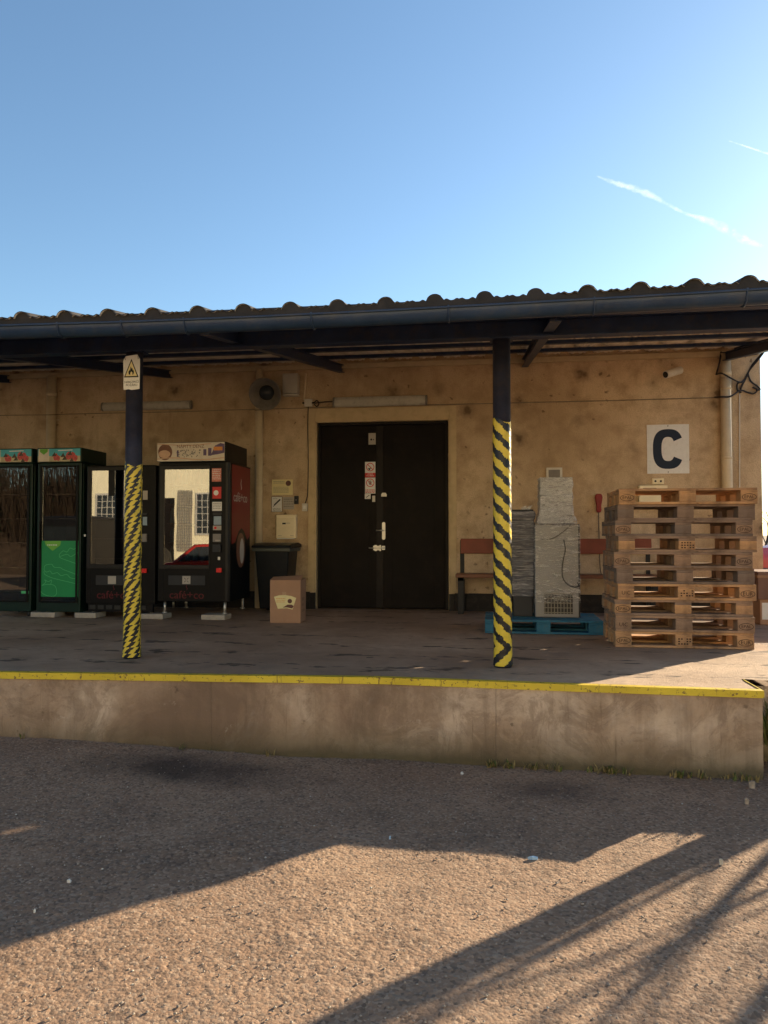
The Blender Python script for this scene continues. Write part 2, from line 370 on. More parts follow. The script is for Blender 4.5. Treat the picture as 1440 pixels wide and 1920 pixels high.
def mat_wrap():
    m, nt, b = newmat('grey_wrap')
    v = mapping(nt, (2.0, 2.0, 24), rot=(0, RAD(6), 0)); v2 = mapping(nt, (3, 3, 15), rot=(0, RAD(-14), 0))
    n1 = noise(nt, v, 2.2, 6, .7, 1.0); n2 = noise(nt, v2, 2.4, 5, .65, .8)
    c = ramp(nt, n1, [(.35, (.075, .075, .085)), (.5, (.17, .165, .175)), (.66, (.50, .48, .47))])
    nt.links.new(c, b.inputs['Base Color']); b.inputs['Roughness'].default_value = .22
    b.inputs['Specular IOR Level'].default_value = .8
    bump(nt, b, math_(nt, 'ADD', n1, n2), .9, .03)
mat_wrap()
def mat_tape(name, col):
    m, nt, b = newmat(name); v = mapping(nt)
    n = noise(nt, v, 14, 5, .65); n2 = noise(nt, mapping(nt, (30, 30, 8)), 1, 4, .6)
    c = mixc(nt, ramp(nt, n, [(.55, g(0)), (.8, g(.5))]), col, tuple(x*.45 for x in col))
    nt.links.new(c, b.inputs['Base Color']); b.inputs['Roughness'].default_value = .36; b.inputs['Specular IOR Level'].default_value = .35
    bump(nt, b, math_(nt, 'ADD', n, n2), .5, .006)
mat_tape('tape_yellow', (.66, .49, .045)); mat_tape('tape_black', (.009, .009, .013))
def mat_contrail():
    m = bpy.data.materials.new('contrail_vapour'); m.use_nodes = True; M['contrail_vapour'] = m; nt = m.node_tree
    nt.nodes.remove(nt.nodes['Principled BSDF']); out = nt.nodes['Material Output']
    t = N(nt, 'ShaderNodeBsdfTransparent'); d = N(nt, 'ShaderNodeBsdfTranslucent'); d.inputs[0].default_value = (.95, .95, .95, 1)
    mx = N(nt, 'ShaderNodeMixShader'); v = mapping(nt, (.010, .010, .010)); n = noise(nt, v, 1.0, 6, .65, .5)
    lw = N(nt, 'ShaderNodeLayerWeight'); lw.inputs['Blend'].default_value = .35
    soft = math_(nt, 'POWER', math_(nt, 'SUBTRACT', 1.0, lw.outputs['Facing']), 1.6)
    f = math_(nt, 'MULTIPLY', ramp(nt, n, [(.40, g(0)), (.75, g(.10))]), soft)
    nt.links.new(f, mx.inputs[0]); nt.links.new(t.outputs[0], mx.inputs[1]); nt.links.new(d.outputs[0], mx.inputs[2])
    nt.links.new(mx.outputs[0], out.inputs[0])
mat_contrail()

# ------------------------------------------------------------------ mesh builder
class MB:
    def __init__(s): s.v = []; s.f = []; s.mi = []; s.sm = []
    def add(s, vs, fs, mi=0, smooth=False):
        o = len(s.v); s.v += [tuple(v) for v in vs]
        for f in fs: s.f.append(tuple(i+o for i in f)); s.mi.append(mi); s.sm.append(smooth)
        return s
    def box(s, x0, x1, y0, y1, z0, z1, mi=0):
        x0, x1 = sorted((x0, x1)); y0, y1 = sorted((y0, y1)); z0, z1 = sorted((z0, z1))
        vs = [(x, y, z) for z in (z0, z1) for y in (y0, y1) for x in (x0, x1)]
        return s.add(vs, [(0, 2, 3, 1), (4, 5, 7, 6), (0, 1, 5, 4), (2, 6, 7, 3), (0, 4, 6, 2), (1, 3, 7, 5)], mi)
    def prism(s, pts, axis, a, b, mi=0):     # closed polygon extruded along an axis; pts ordered
        n = len(pts)
        def P(p, t):
            return {'x': (t, p[0], p[1]), 'y': (p[0], t, p[1]), 'z': (p[0], p[1], t)}[axis]
        vs = [P(p, a) for p in pts] + [P(p, b) for p in pts]
        fs = [tuple(range(n)), tuple(range(2*n-1, n-1, -1))] + [(i, i+n, (i+1) % n+n, (i+1) % n) for i in range(n)]
        return s.add(vs, fs, mi)
    def cyl(s, p0, p1, r0, r1=None, n=16, mi=0, cap=True, smooth=True):
        r1 = r0 if r1 is None else r1
        p0 = Vector(p0); p1 = Vector(p1); d = (p1-p0).normalized()
        a = d.orthogonal().normalized(); b = d.cross(a)
        vs = []
        for p, r in ((p0, r0), (p1, r1)):
            for i in range(n):
                t = 2*math.pi*i/n; vs.append(p+a*math.cos(t)*r+b*math.sin(t)*r)
        s.add(vs, [(i, (i+1) % n, (i+1) % n+n, i+n) for i in range(n)], mi, smooth)
        if cap:
            s.add(vs[:n], [tuple(range(n-1, -1, -1))], mi); s.add(vs[n:], [tuple(range(n))], mi)
        return s
    def tube(s, pts, r, n=8, mi=0, radii=None):
        pts = [Vector(p) for p in pts]; rings = []
        up = None
        for i, p in enumerate(pts):
            d = (pts[min(i+1, len(pts)-1)]-pts[max(i-1, 0)]).normalized()
            if up is None: up = d.orthogonal().normalized()
            a = (up-d*up.dot(d)).normalized(); up = a; b = d.cross(a)
            rr = radii[i] if radii else r
            rings.append([p+a*math.cos(2*math.pi*k/n)*rr+b*math.sin(2*math.pi*k/n)*rr for k in range(n)])
        vs = [q for rg in rings for q in rg]; fs = []
        for i in range(len(rings)-1):
            for k in range(n): fs.append((i*n+k, i*n+(k+1) % n, (i+1)*n+(k+1) % n, (i+1)*n+k))
        s.add(vs, fs, mi, True)
        s.add(rings[0], [tuple(range(n-1, -1, -1))], mi); s.add(rings[-1], [tuple(range(n))], mi); return s
    def lathe(s, prof, c=(0, 0, 0), axis='z', n=24, mi=0):   # prof: (r, h)
        vs = []
        for r, h in prof:
            for k in range(n):
                t = 2*math.pi*k/n; u, v = r*math.cos(t), r*math.sin(t)
                vs.append({'z': (c[0]+u, c[1]+v, c[2]+h), 'y': (c[0]+u, c[1]+h, c[2]+v), 'x': (c[0]+h, c[1]+u, c[2]+v)}[axis])
        fs = [(i*n+k, i*n+(k+1) % n, (i+1)*n+(k+1) % n, (i+1)*n+k) for i in range(len(prof)-1) for k in range(n)]
        return s.add(vs, fs, mi, True)
    def rot(s, m):
        s.v = [tuple(m @ Vector(v)) for v in s.v]; return s
    def build(s, name, mats, parent=None, o=(0, 0, 0), bevel=0, seg=2, recalc=True):
        me = bpy.data.meshes.new(name)
        me.from_pydata([(v[0]-o[0], v[1]-o[1], v[2]-o[2]) for v in s.v], [], s.f)
        me.polygons.foreach_set('material_index', s.mi); me.polygons.foreach_set('use_smooth', s.sm)
        if recalc:
            bm = bmesh.new(); bm.from_mesh(me); bmesh.ops.remove_doubles(bm, verts=bm.verts, dist=1e-6)
            bmesh.ops.recalc_face_normals(bm, faces=bm.faces); bm.to_mesh(me); bm.free()
        if isinstance(mats, str): mats = [mats]
        for m_ in mats: me.materials.append(M[m_])
        ob = bpy.data.objects.new(name, me); COL.objects.link(ob)
        if parent: ob.parent = parent
        if bevel:
            bv = ob.modifiers.new('bevel', 'BEVEL'); bv.width = bevel; bv.segments = seg; bv.limit_method = 'ANGLE'; bv.angle_limit = RAD(35)
        return ob
def box(*a, mi=0): return MB().box(*a, mi=mi)
def tag(o, label, cat, group=None, kind=None):
    if label: o['label'] = label
    if cat: o['category'] = cat
    if group: o['group'] = group
    if kind: o['kind'] = kind
    return o
class T:                                       # a thing: an Empty at its base, parts built in world measures
    def __init__(s, name, label, cat, loc, group=None, rz=0, local=False):
        s.e = bpy.data.objects.new(name, None); COL.objects.link(s.e); s.e.empty_display_size = .1
        s.e.location = loc; s.e.rotation_euler = (0, 0, rz); s.o = (0, 0, 0) if local else tuple(loc)
        tag(s.e, label, cat, group)
    def p(s, name, mb, mats, parent=None, label=None, **kw):
        ob = mb.build(name, mats, parent or s.e, s.o, **kw)
        if label: ob['label'] = label
        return ob
    def text(s, name, txt, size, at, mat, parent=None, th=.0008, rot=(math.pi/2, 0, 0), sx=1.0, align='CENTER'):
        cu = bpy.data.curves.new('t', 'FONT'); cu.body = txt; cu.size = size; cu.extrude = th/2
        cu.align_x = align; cu.align_y = 'CENTER'; cu.resolution_u = 3
        ob = bpy.data.objects.new('t', cu); COL.objects.link(ob)
        me = bpy.data.meshes.new_from_object(ob.evaluated_get(bpy.context.evaluated_depsgraph_get()))
        bpy.data.objects.remove(ob); bpy.data.curves.remove(cu)
        R = Matrix.Translation(Vector(at)-Vector(s.o)) @ (Matrix.Rotation(rot[2], 4, 'Z') @ Matrix.Rotation(rot[1], 4, 'Y') @ Matrix.Rotation(rot[0], 4, 'X')) @ Matrix.Diagonal((sx, 1, 1, 1))
        me.transform(R); me.materials.clear(); me.materials.append(M[mat])
        o2 = bpy.data.objects.new(name, me); COL.objects.link(o2); o2.parent = parent or s.e
        return o2
def arc(cx, cz, r, a0, a1, n=24):
    return [(cx+r*math.cos(RAD(a0+(a1-a0)*i/n)), cz+r*math.sin(RAD(a0+(a1-a0)*i/n))) for i in range(n+1)]
def disc(cx, cz, rx, y0, y1, mi=0, rz=None, n=28, mb=None):
    rz = rz or rx; mb = mb or MB()
    return mb.prism([(cx+rx*math.cos(2*math.pi*i/n), cz+rz*math.sin(2*math.pi*i/n)) for i in range(n)], 'y', y0, y1, mi)
def ring(cx, cz, r0, r1, y, th, mb=None, mi=0, n=32):
    mb = mb or MB()
    for i in range(n):
        a, b = 2*math.pi*i/n, 2*math.pi*(i+1)/n
        pts = [(cx+r*math.cos(t), cz+r*math.sin(t)) for r, t in ((r0, a), (r1, a), (r1, b), (r0, b))]
        mb.prism(pts, 'y', y-th, y, mi)
    return mb
def stroke(pts, wd, y, th=.001, mb=None, mi=0):        # flat line drawing on a plane facing -y
    mb = mb or MB()
    for a, b in zip(pts[:-1], pts[1:]):
        d = Vector((b[0]-a[0], b[1]-a[1]));
        if d.length < 1e-6: continue
        n = Vector((-d.y, d.x)).normalized()*wd/2; e = d.normalized()*wd*.3
        q = [(a[0]-e.x+n.x, a[1]-e.y+n.y), (b[0]+e.x+n.x, b[1]+e.y+n.y), (b[0]+e.x-n.x, b[1]+e.y-n.y), (a[0]-e.x-n.x, a[1]-e.y-n.y)]
        mb.prism(q, 'y', y-th, y, mi)
    return mb
def sm(t): t = max(0, min(1, t)); return t*t*(3-2*t)

DK = 0.58           # deck level
YW = 10.50          # warehouse wall plane
# ------------------------------------------------------------------ ground (one sheet to the horizon)
def ground_h(x, y):
    s = np.clip((-1.0-x)/2.8, 0, 1); s = s*s*(3-2*s)
    t = np.clip((y-3.0)/2.3, 0, 1); t = t*t*(3-2*t)
    far = np.clip((-x-9)/6, 0, 1)
    return .11*s*t*(1-far)
def blur(a, k):
    for ax in (0, 1):
        w_ = np.exp(-np.linspace(-2, 2, 2*k+1)**2); w_ /= w_.sum()
        a = np.apply_along_axis(lambda m_: np.convolve(np.pad(m_, k, mode='wrap'), w_, 'valid'), ax, a)
    return a
def nrm(a): return (a-a.mean())/a.std()
def make_ground():
    xs = np.concatenate([[-9000, -3000, -900, -300, -120, -60, -35, -22, -15, -10, -7, -5.2], np.arange(-4.2, -2.3, .03), np.arange(-2.3, 2.2, .0085), np.arange(2.2, 3.0, .05), [3.4, 4, 5, 7, 10, 15, 22, 35, 60, 120, 300, 900, 3000, 9000]])
    ys = np.concatenate([[-9000, -3000, -900, -300, -120, -60, -35, -22, -15, -10, -6, -3, 0, 1, 1.6], np.arange(2.0, 2.35, .03), np.arange(2.35, 4.2, .0085), np.arange(4.2, 5.9, .016), [6.2, 7, 9, 12, 16, 22, 35, 60, 120, 300, 900, 3000, 9000]])
    nx, ny = len(xs), len(ys); X, Y = np.meshgrid(xs, ys)
    r = np.random.randn(ny, nx)
    n1 = nrm(blur(r, 1)); n2 = nrm(blur(np.random.randn(ny, nx), 2)); n4 = nrm(blur(np.random.randn(ny, nx), 5)); n8 = nrm(blur(np.random.randn(ny, nx), 14)); n9 = nrm(blur(np.random.randn(ny, nx), 45))
    gr = np.clip(n2-.3, -.4, 1.8)*.0012 + np.clip(n4-.3, 0, 2)*.0008 + n1*.0011
    Z = ground_h(X, Y) + gr*(.75+.35*n9.clip(-1, 1)) + n8*.0010 + n9*.0022
    inside = (X > -4.3) & (X < 3) & (Y > 1.9) & (Y < 6)
    Z = np.where(inside, Z, ground_h(X, Y))
    me = bpy.data.meshes.new('ground'); V = np.stack([X, Y, Z], -1).reshape(-1, 3)
    i = np.arange((ny-1)*(nx-1)); a = (i//(nx-1))*nx+i % (nx-1)
    F = np.stack([a, a+1, a+nx+1, a+nx], -1)
    me.vertices.add(len(V)); me.vertices.foreach_set('co', V.ravel())
    me.loops.add(F.size); me.loops.foreach_set('vertex_index', F.ravel().astype(np.int32))
    me.polygons.add(len(F)); me.polygons.foreach_set('loop_start', np.arange(0, F.size, 4, dtype=np.int32))
    me.polygons.foreach_set('loop_total', np.full(len(F), 4, dtype=np.int32))
    me.polygons.foreach_set('use_smooth', np.ones(len(F), dtype=bool))
    me.update(); me.validate(); me.materials.append(M['ground_tarmac'])
    o = bpy.data.objects.new('ground', me); COL.objects.link(o); tag(o, None, None, kind='structure')
make_ground()
# loose grit and pebbles on the yard (uncountable)
def grit():
    mb = MB()
    ico = [(0, 0, 1), (.9, 0, .2), (.3, .85, .1), (-.7, .5, .25), (-.75, -.5, .1), (.25, -.9, .2), (0, 0, -.5)]
    fs = [(0, 1, 2), (0, 2, 3), (0, 3, 4), (0, 4, 5), (0, 5, 1), (6, 2, 1), (6, 3, 2), (6, 4, 3), (6, 5, 4), (6, 1, 5)]
    for _ in range(3200):
        y = 2.4+2.9*random.random()**1.3; x = random.uniform(-.62, .42)*y*1.15-.05*y
        if y > 5.2: continue
        r = random.choice((.002, .003, .003, .004, .006)) * random.uniform(.8, 1.4)
        a = random.random()*6.28; z = float(ground_h(x, y))+.003
        c, s_ = math.cos(a)*r, math.sin(a)*r
        mb.add([(x+p[0]*c-p[1]*s_, y+p[0]*s_+p[1]*c, z+p[2]*r*.8) for p in ico], fs, 0 if random.random() < .93 else 1)
    o = mb.build('grit', ['stone', 'rock_pale'], recalc=False); tag(o, 'loose grit and small stones scattered over the yard', 'gravel', kind='stuff')
grit()

# ------------------------------------------------------------------ loading dock
edge_px = [(-420, 1256), (0, 1261), (360, 1266), (720, 1271), (1080, 1284.5), (1430, 1296)]
edge = [onZ(a, b, DK) for a, b in edge_px]
edge = [Vector((-14, edge[0].y, DK))] + edge
XE = edge[-1].x
dock = T('loading_dock', 'raised concrete loading dock with yellow steel edge running under the canopy', 'loading dock', (-1, 6, 0))
mb = MB()
fr = []      # front wall, finely divided with slight unevenness
for a, b in zip(edge[:-1], edge[1:]):
    k = max(2, int((b-a).length/.12))
    for i in range(k): fr.append(a.lerp(b, i/k))
fr.append(edge[-1])
nz_ = 9
vs = []
for i, p in enumerate(fr):
    for j in range(nz_+1):
        z = -.15+(DK-.004+.15)*j/nz_
        vs.append((p.x, p.y+random.uniform(-.0025, .0025)+.006, z))
fs = [(i*(nz_+1)+j, (i+1)*(nz_+1)+j, (i+1)*(nz_+1)+j+1, i*(nz_+1)+j+1) for i in range(len(fr)-1) for j in range(nz_)]
mb.add(vs, fs, 0, True)
YB = 5.82
mb.add([(XE, edge[-1].y+.006, -.15), (XE, YB, -.15), (XE, YB, DK-.004), (XE, edge[-1].y+.006, DK-.004)], [(0, 1, 2, 3)])
mb.add([(XE, YB, -.15), (4.2, YB, -.15), (4.2, YB, DK-.05), (XE, YB, DK-.05)], [(0, 1, 2, 3)])
mb.add([(4.2, YB, -.15), (4.2, 26, -.15), (4.2, 26, DK-.05), (4.2, YB, DK-.05)], [(0, 1, 2, 3)])
dock.p('front_wall', mb, 'dock_concrete', recalc=False)
# deck: one polygon sheet with small relief near the yard
poly = [(p.x, p.y+.004, DK-.003) for p in edge] + [(XE, YB, DK-.003), (XE+.25, YB-.06, DK-.003), (XE+.6, YB+.02, DK-.003), (4.2, YB, DK-.003), (4.2, 26, DK-.003), (-14, 26, DK-.003)]
mb = MB(); mb.add(poly, [tuple(range(len(poly)))])
dock.p('deck', mb, 'deck_asphalt')
# broken lip of the deck by the notch
for i in range(18):
    x = XE+.02+random.random()*1.1; r = random.uniform(.015, .05)
    dock.p('broken_chunk', MB().box(x, x+r*1.6, YB-.05-random.random()*.05, YB+.0, DK-.05-random.random()*.05, DK-.012-random.random()*.01), 'dock_concrete', bevel=.006)
mb = MB(); L = [p for p in edge]
for a, b in zip(L[:-1], L[1:]):
    mb.add([(a.x, a.y-.006, DK-.044), (b.x, b.y-.006, DK-.044), (b.x, b.y-.006, DK+.003), (a.x, a.y-.006, DK+.003),
            (b.x, b.y+.055, DK+.003), (a.x, a.y+.055, DK+.003), (b.x, b.y+.02, DK-.044), (a.x, a.y+.02, DK-.044)],
           [(0, 1, 2, 3), (3, 2, 4, 5), (7, 6, 1, 0)])
e = edge[-1]
mb.box(e.x, e.x+.008, e.y-.006, e.y+.40, DK-.044, DK+.003)
dock.p('edge_strip', mb, 'edge_yellow')
# weeds in the notch and dry stalks at the wall's foot
def weeds(name, spots, n, h, mats, label):
    mb = MB()
    for (x, y, z, r) in spots:
        for _ in range(n):
            a = random.random()*6.28; d = random.random()**.7*r; px, py = x+math.cos(a)*d, y+math.sin(a)*d
            hh = h*random.uniform(.4, 1.2); l = random.uniform(.2, .8); b = random.random()*6.28; wd = random.uniform(.002, .006)
            q = [Vector((px, py, z)), Vector((px+math.cos(b)*hh*l*.4, py+math.sin(b)*hh*l*.4, z+hh*.6)), Vector((px+math.cos(b)*hh*l, py+math.sin(b)*hh*l, z+hh))]
            s = Vector((-math.sin(b), math.cos(b), 0))*wd
            mb.add([q[0]-s, q[0]+s, q[1]+s*1.4, q[1]-s*1.4, q[2]], [(0, 1, 2, 3), (3, 2, 4)], random.choice((0, 0, 1)))
    o = mb.build(name, mats, recalc=False); tag(o, label, 'grass', kind='stuff')
weeds('weeds', [(XE+.18, 5.62, .18, .15), (XE+.4, 5.6, .2, .2), (XE+.7, 5.65, .2, .2)], 160, .28, ['leaf_green', 'dry_grass'], 'green and yellow weeds growing in the notch beside the dock end')
foot = []
for i in range(34):
    px = random.choice((random.uniform(900, 1050), random.uniform(950, 1420), random.uniform(0, 1420)))
    y_ = np.interp(px, [0, 360, 720, 1080, 1425], [edge[1+k].y for k in range(1, 6)]) - .02
    x_ = onY(px, 1430, y_).x; foot.append((x_, y_-.01, float(ground_h(x_, y_)), .03))
weeds('grass_tufts', foot, 7, .055, ['dry_grass', 'leaf_green'], 'short dry grass along the foot of the dock wall')

# ------------------------------------------------------------------ warehouse
dx0, dx1, dz0, dz1 = RC(595, 791, 841.5, 1139, YW+.06); dz0 = DK
XC = onY(1427, 800, YW).x
WT = 4.02
ware = T('warehouse', 'low beige plastered warehouse with a dark double door behind the dock', 'building', (-4, YW, DK))
mb = MB(); X0 = -14
sx0, sx1, sz1 = dx0-.0, dx1+.0, dz1
def wallq(x0, x1, z0, z1): mb.add([(x0, YW, z0), (x1, YW, z0), (x1, YW, z1), (x0, YW, z1)], [(0, 1, 2, 3)])
wallq(X0, sx0, DK-.3, WT+.15); wallq(sx1, XC, DK-.3, WT+.15); wallq(sx0, sx1, sz1, WT+.15)
mb.add([(XC, YW, -.2), (XC, 24, -.2), (XC, 24, WT+.15), (XC, 17, WT+.75), (XC, YW, WT+.15)], [(0, 1, 2, 3, 4)])
mb.add([(X0, YW, -.2), (X0, YW, WT+.15), (X0, 17, WT+.75), (X0, 24, WT+.15), (X0, 24, -.2)], [(0, 1, 2, 3, 4)])
mb.add([(X0, 24, -.2), (XC, 24, -.2), (XC, 24, WT+.15), (X0, 24, WT+.15)], [(3, 2, 1, 0)])
ware.p('wall', mb, 'wall_plaster', recalc=False)
mb = MB()      # reveal of the doorway and its smoother painted surround
rv = YW+.14
mb.box(sx0-.02, sx0, YW-.004, rv, DK, sz1+.02); mb.box(sx1, sx1+.02, YW-.004, rv, DK, sz1+.02); mb.box(sx0, sx1, YW-.004, rv, sz1, sz1+.02)
a_ = onY(578, 900, YW).x; b_ = onY(856, 900, YW).x; t_ = onY(720, 764, YW).z
mb.box(a_, sx0-.021, YW-.012, YW+.01, DK+.24, t_); mb.box(sx1+.021, b_, YW-.012, YW+.01, DK+.24, t_); mb.box(sx0-.02, sx1+.02, YW-.0121, YW+.01, sz1+.021, t_)
ware.p('door_surround', mb, 'surround_plaster', bevel=.004)
pz = DK+.235
mb = MB(); mb.box(X0, a_+.03, YW-.02, YW+.02, DK-.1, pz); mb.box(b_-.03, XC+.01, YW-.02, YW+.02, DK-.1, pz)
mb.box(a_+.03, sx0-.005, YW-.0205, YW+.02, DK-.1, pz-.01); mb.box(sx1+.005, b_-.03, YW-.0205, YW+.02, DK-.1, pz-.01)
ware.p('plinth', mb, 'plinth', bevel=.004)
mz = onY(900, 684, YW).z; mz1 = onY(900, 674, YW).z
mb = MB().box(X0, XC-.4, YW-.05, YW+.01, mz, mz1)
ware.p('moulding', mb, 'moulding', bevel=.008)
mb = MB(); mb.prism([(YW-.0, WT+.16), (17, WT+.78), (24.3, WT+.14), (24.3, WT+.20), (17, WT+.84), (YW-.0, WT+.22)], 'x', X0-.3, XC+.25)
ware.p('roof', mb, 'eave_sheet')
# door: two sheet leaves, overlap strip, frame, hardware
yl = YW+.075
door = ware.p('door', MB().box(sx0+.012, sx0+.04, yl-.02, yl+.05, DK, sz1).box(sx1-.04, sx1-.012, yl-.02, yl+.05, DK, sz1).box(sx0+.04, sx1-.04, yl-.021, yl+.05, sz1-.04, sz1-.002), 'door_edge', bevel=.003)
xm = onY(714, 960, yl).x
def leaf(x0, x1):
    m_ = MB(); z0, z1 = DK+.015, sz1-.045
    m_.box(x0, x1, yl, yl+.04, z0, z1)
    m_.box(x0+.02, x0+.16, yl-.004, yl, z0+.01, z1-.01); m_.box(x1-.16, x1-.02, yl-.004, yl, z0+.01, z1-.01)
    m_.box(x0+.16, x1-.16, yl-.0042, yl, z1-.17, z1-.01); m_.box(x0+.16, x1-.16, yl-.0042, yl, z0+.01, z0+.2)
    return m_
ware.p('leaf', leaf(sx0+.042, xm-.004), 'door_metal', door, bevel=.003)
ware.p('leaf', leaf(xm+.004, sx1-.042), 'door_metal', door, bevel=.003)
ware.p('overlap_strip', MB().box(xm-.06, xm+.035, yl-.016, yl-.0045, DK+.02, sz1-.05), 'door_edge', door, bevel=.003)
hy = yl-.017
x0, x1, z0, z1 = RC(716.5, 979, 722.5, 1012, hy)
m_ = MB(); cx = (x0+x1)/2; r = (x1-x0)/2
pl = [(cx+r*math.cos(RAD(t)), z1-r+r*math.sin(RAD(t))) for t in range(0, 181, 20)] + [(cx+r*math.cos(RAD(t)), z0+r+r*math.sin(RAD(t))) for t in range(180, 361, 20)]
m_.prism(pl, 'y', hy-.008, hy+.003)
m_.cyl((cx, hy-.008, z0+.13), (cx, hy-.05, z0+.13), .009); m_.tube([(cx, hy-.05, z0+.13), (cx-.02, hy-.055, z0+.13), (cx-.10, hy-.055, z0+.128)], .009)
ware.p('door_handle', m_, 'chrome', door)
x0, x1, z0, z1 = RC(700, 1022, 722, 1033, hy)
m_ = MB().box(x0, x1-.06, hy-.012, hy+.003, z0+.01, z1-.01).box(x1-.045, x1, hy-.012, hy+.003, z0+.015, z1-.012)
m_.cyl((x0-.06, hy-.022, (z0+z1)/2), (x1+.005, hy-.022, (z0+z1)/2), .008)
m_.box(x0+.02, x0+.05, hy-.028, hy-.01, z0, z1); m_.box(x0+.09, x0+.11, hy-.028, hy-.01, z0, z1)
ware.p('bolt', m_, 'chrome', door)
x0, x1, z0, z1 = RC(715, 924, 725, 931, hy)
m_ = MB().prism([(x0, z0), (x1, z0), (x1, z0+.03), (x1-.015, z1), (x0+.015, z1), (x0, z0+.03)], 'y', hy-.01, hy+.002)
ware.p('lock_plate', m_, 'cabinet_steel', door)

# ------------------------------------------------------------------ canopy
EY, EZ, SL = 5.16, 3.205, (WT+.02-3.205)/(YW-5.16)
RXE = 3.12
def rz_(y): return EZ+SL*(y-EY)
can = T('canopy', 'low dark steel canopy with corrugated roof and gutter over the loading dock', 'canopy', (-2, EY, EZ))
GY, GR = EY-.10, .068
gp = []
for a, b in ((0, 611), (240, 604), (480, 594.6), (720, 583), (1000, 567.5), (1200, 556.5), (1440, 542)):
    p = onY(a, b, GY-GR-.004); gp.append((p.x, p.z))
gp = [(-10.5, gp[0][1]-.01)]+gp+[(RXE+.05, gp[-1][1]+.004)]
print('gutter', gp)
def gz(x): return float(np.interp(x, [p[0] for p in gp], [p[1] for p in gp]))
def prof(x):
    t = ((x-.115) % .333)/.333
    d = abs(t-.5)*.333
    h = .048*max(0, 1-(d/.056)**2)**.5 if d < .056 else 0
    for c_ in (.05, .26, .74, .95):
        dd = abs(t-c_)*.333
        if dd < .028: h = max(h, .009*(1+math.cos(math.pi*dd/.028))/2*1.4)
    return h
xs = np.arange(-10.5, RXE+.001, .0111)
ysr = [EY-.06, EY, 6.5, 8, 9.5, YW+.3]
mb = MB(); nx = len(xs)
jit = {}
for k, off in ((0, 0), (1, .006)):
    for yy in ysr:
        for i, x in enumerate(xs):
            q = int((x+10.5+.05)/1.0); j_ = ((q*37) % 7-3)*.004 if yy < EY+.01 else 0
            mb.v.append((x, yy+j_, rz_(yy)+prof(x)+off+(gz(x)-3.118)*max(0, 1-max(0, yy-EY)/2.5)))
ny = len(ysr)
for k in (0, 1):
    for j in range(ny-1):
        for i in range(nx-1):
            a = k*ny*nx+j*nx+i; f = (a, a+1, a+nx+1, a+nx); mb.f.append(f if k else f[::-1]); mb.mi.append(k); mb.sm.append(True)
for i in range(nx-1):
    a = i; b = ny*nx+i; mb.f.append((a, a+1, b+1, b)); mb.mi.append(1); mb.sm.append(False)
can.p('roof_sheet', mb, ['roof_underside', 'eave_sheet'], recalc=False)
mb = MB()
for x in np.arange(-10.4, RXE-.01, .0111):
    zb_ = rz_(EY)+(gz(x)-3.118); mb.v += [(x, EY-.05, zb_-.06), (x, EY-.05, zb_+prof(x)-.001), (x, EY-.03, zb_+prof(x)-.001), (x, EY-.03, zb_-.06)]
for i in range(len(mb.v)//4-1):
    a = i*4
    for j in range(4): mb.f.append((a+j, a+4+j, a+4+(j+1) % 4, a+(j+1) % 4)); mb.mi.append(0); mb.sm.append(False)
can.p('eave_closure', mb, 'eave_sheet')
can.p('fascia_board', MB().box(-10.5, RXE-.02, EY+.02, EY+.05, EZ-.07, EZ-.006), 'steel_haze_blue', bevel=.003)
# gutter, sagging a little
mb = MB(); n = 14; gx = np.arange(-10.5, RXE+.06, .17)
for x in gx:
    zt = np.interp(x, [p[0] for p in gp], [p[1] for p in gp])
    for rr in (GR, GR-.003):
        for i in range(n+1):
            t = math.pi+math.pi*i/n; mb.v.append((x, GY+rr*math.cos(t), zt+rr*math.sin(t)*1.1))
st_ = 2*(n+1)
for j in range(len(gx)-1):
    for i in range(n):
        a = j*st_+i; mb.f.append((a, a+1, a+st_+1, a+st_)); mb.mi.append(0); mb.sm.append(True)
        a += n+1; mb.f.append((a, a+st_, a+st_+1, a+1)); mb.mi.append(0); mb.sm.append(True)
gut = can.p('gutter', mb, 'gutter_haze_blue', recalc=False)
mb = MB()
mb.tube([(x, GY-GR-.004, np.interp(x, [p[0] for p in gp], [p[1] for p in gp])+.002) for x in gx], .008, 8)
can.p('rim', mb, 'gutter_haze_blue', gut)
for px in (118, 236, 352, 588, 842, 1112, 1395):
    x = onY(px, 600, GY).x; zt = np.interp(x, [p[0] for p in gp], [p[1] for p in gp])
    m_ = MB().tube([(x, GY+.10, zt+.05)] + [(x, GY+(GR+.005)*math.cos(t), zt+(GR+.005)*math.sin(t)*1.1) for t in np.linspace(2*math.pi, math.pi, 12)] + [(x, GY-GR-.012, zt+.012)], .006, 6)
    can.p('gutter_bracket', m_, 'gutter_haze_blue', gut)
# main beam on the posts (I section), rafters, purlins
PY = 6.08
bt, bb = rz_(PY)-.055, rz_(PY)-.20
can.p('beam', MB().box(-10.5, RXE-.05, PY-.055, PY+.055, bt-.012, bt).box(-10.5, RXE-.05, PY-.008, PY+.008, bb+.012, bt-.012).box(-10.5, RXE-.05, PY-.055, PY+.055, bb, bb+.012), 'steel_haze_blue')
can.p('edge_beam', MB().box(-10.5, RXE-.02, EY+.10, EY+.18, rz_(EY)-.11, rz_(EY)-.012), 'steel_haze_blue', bevel=.004)
for x in (-9.7, -7.15, -4.62, -2.09, .43, 2.98):
    m_ = MB(); a, b = EY+.185, YW
    for (w0, h0, h1) in ((.04, .055, .065), (.006, .065, .155), (.04, .155, .165)):
        m_.prism([(a, rz_(a)-h0), (b, rz_(b)-h0), (b, rz_(b)-h1), (a, rz_(a)-h1)], 'x', x-w0, x+w0)
    can.p('rafter', m_, 'steel_haze_blue')
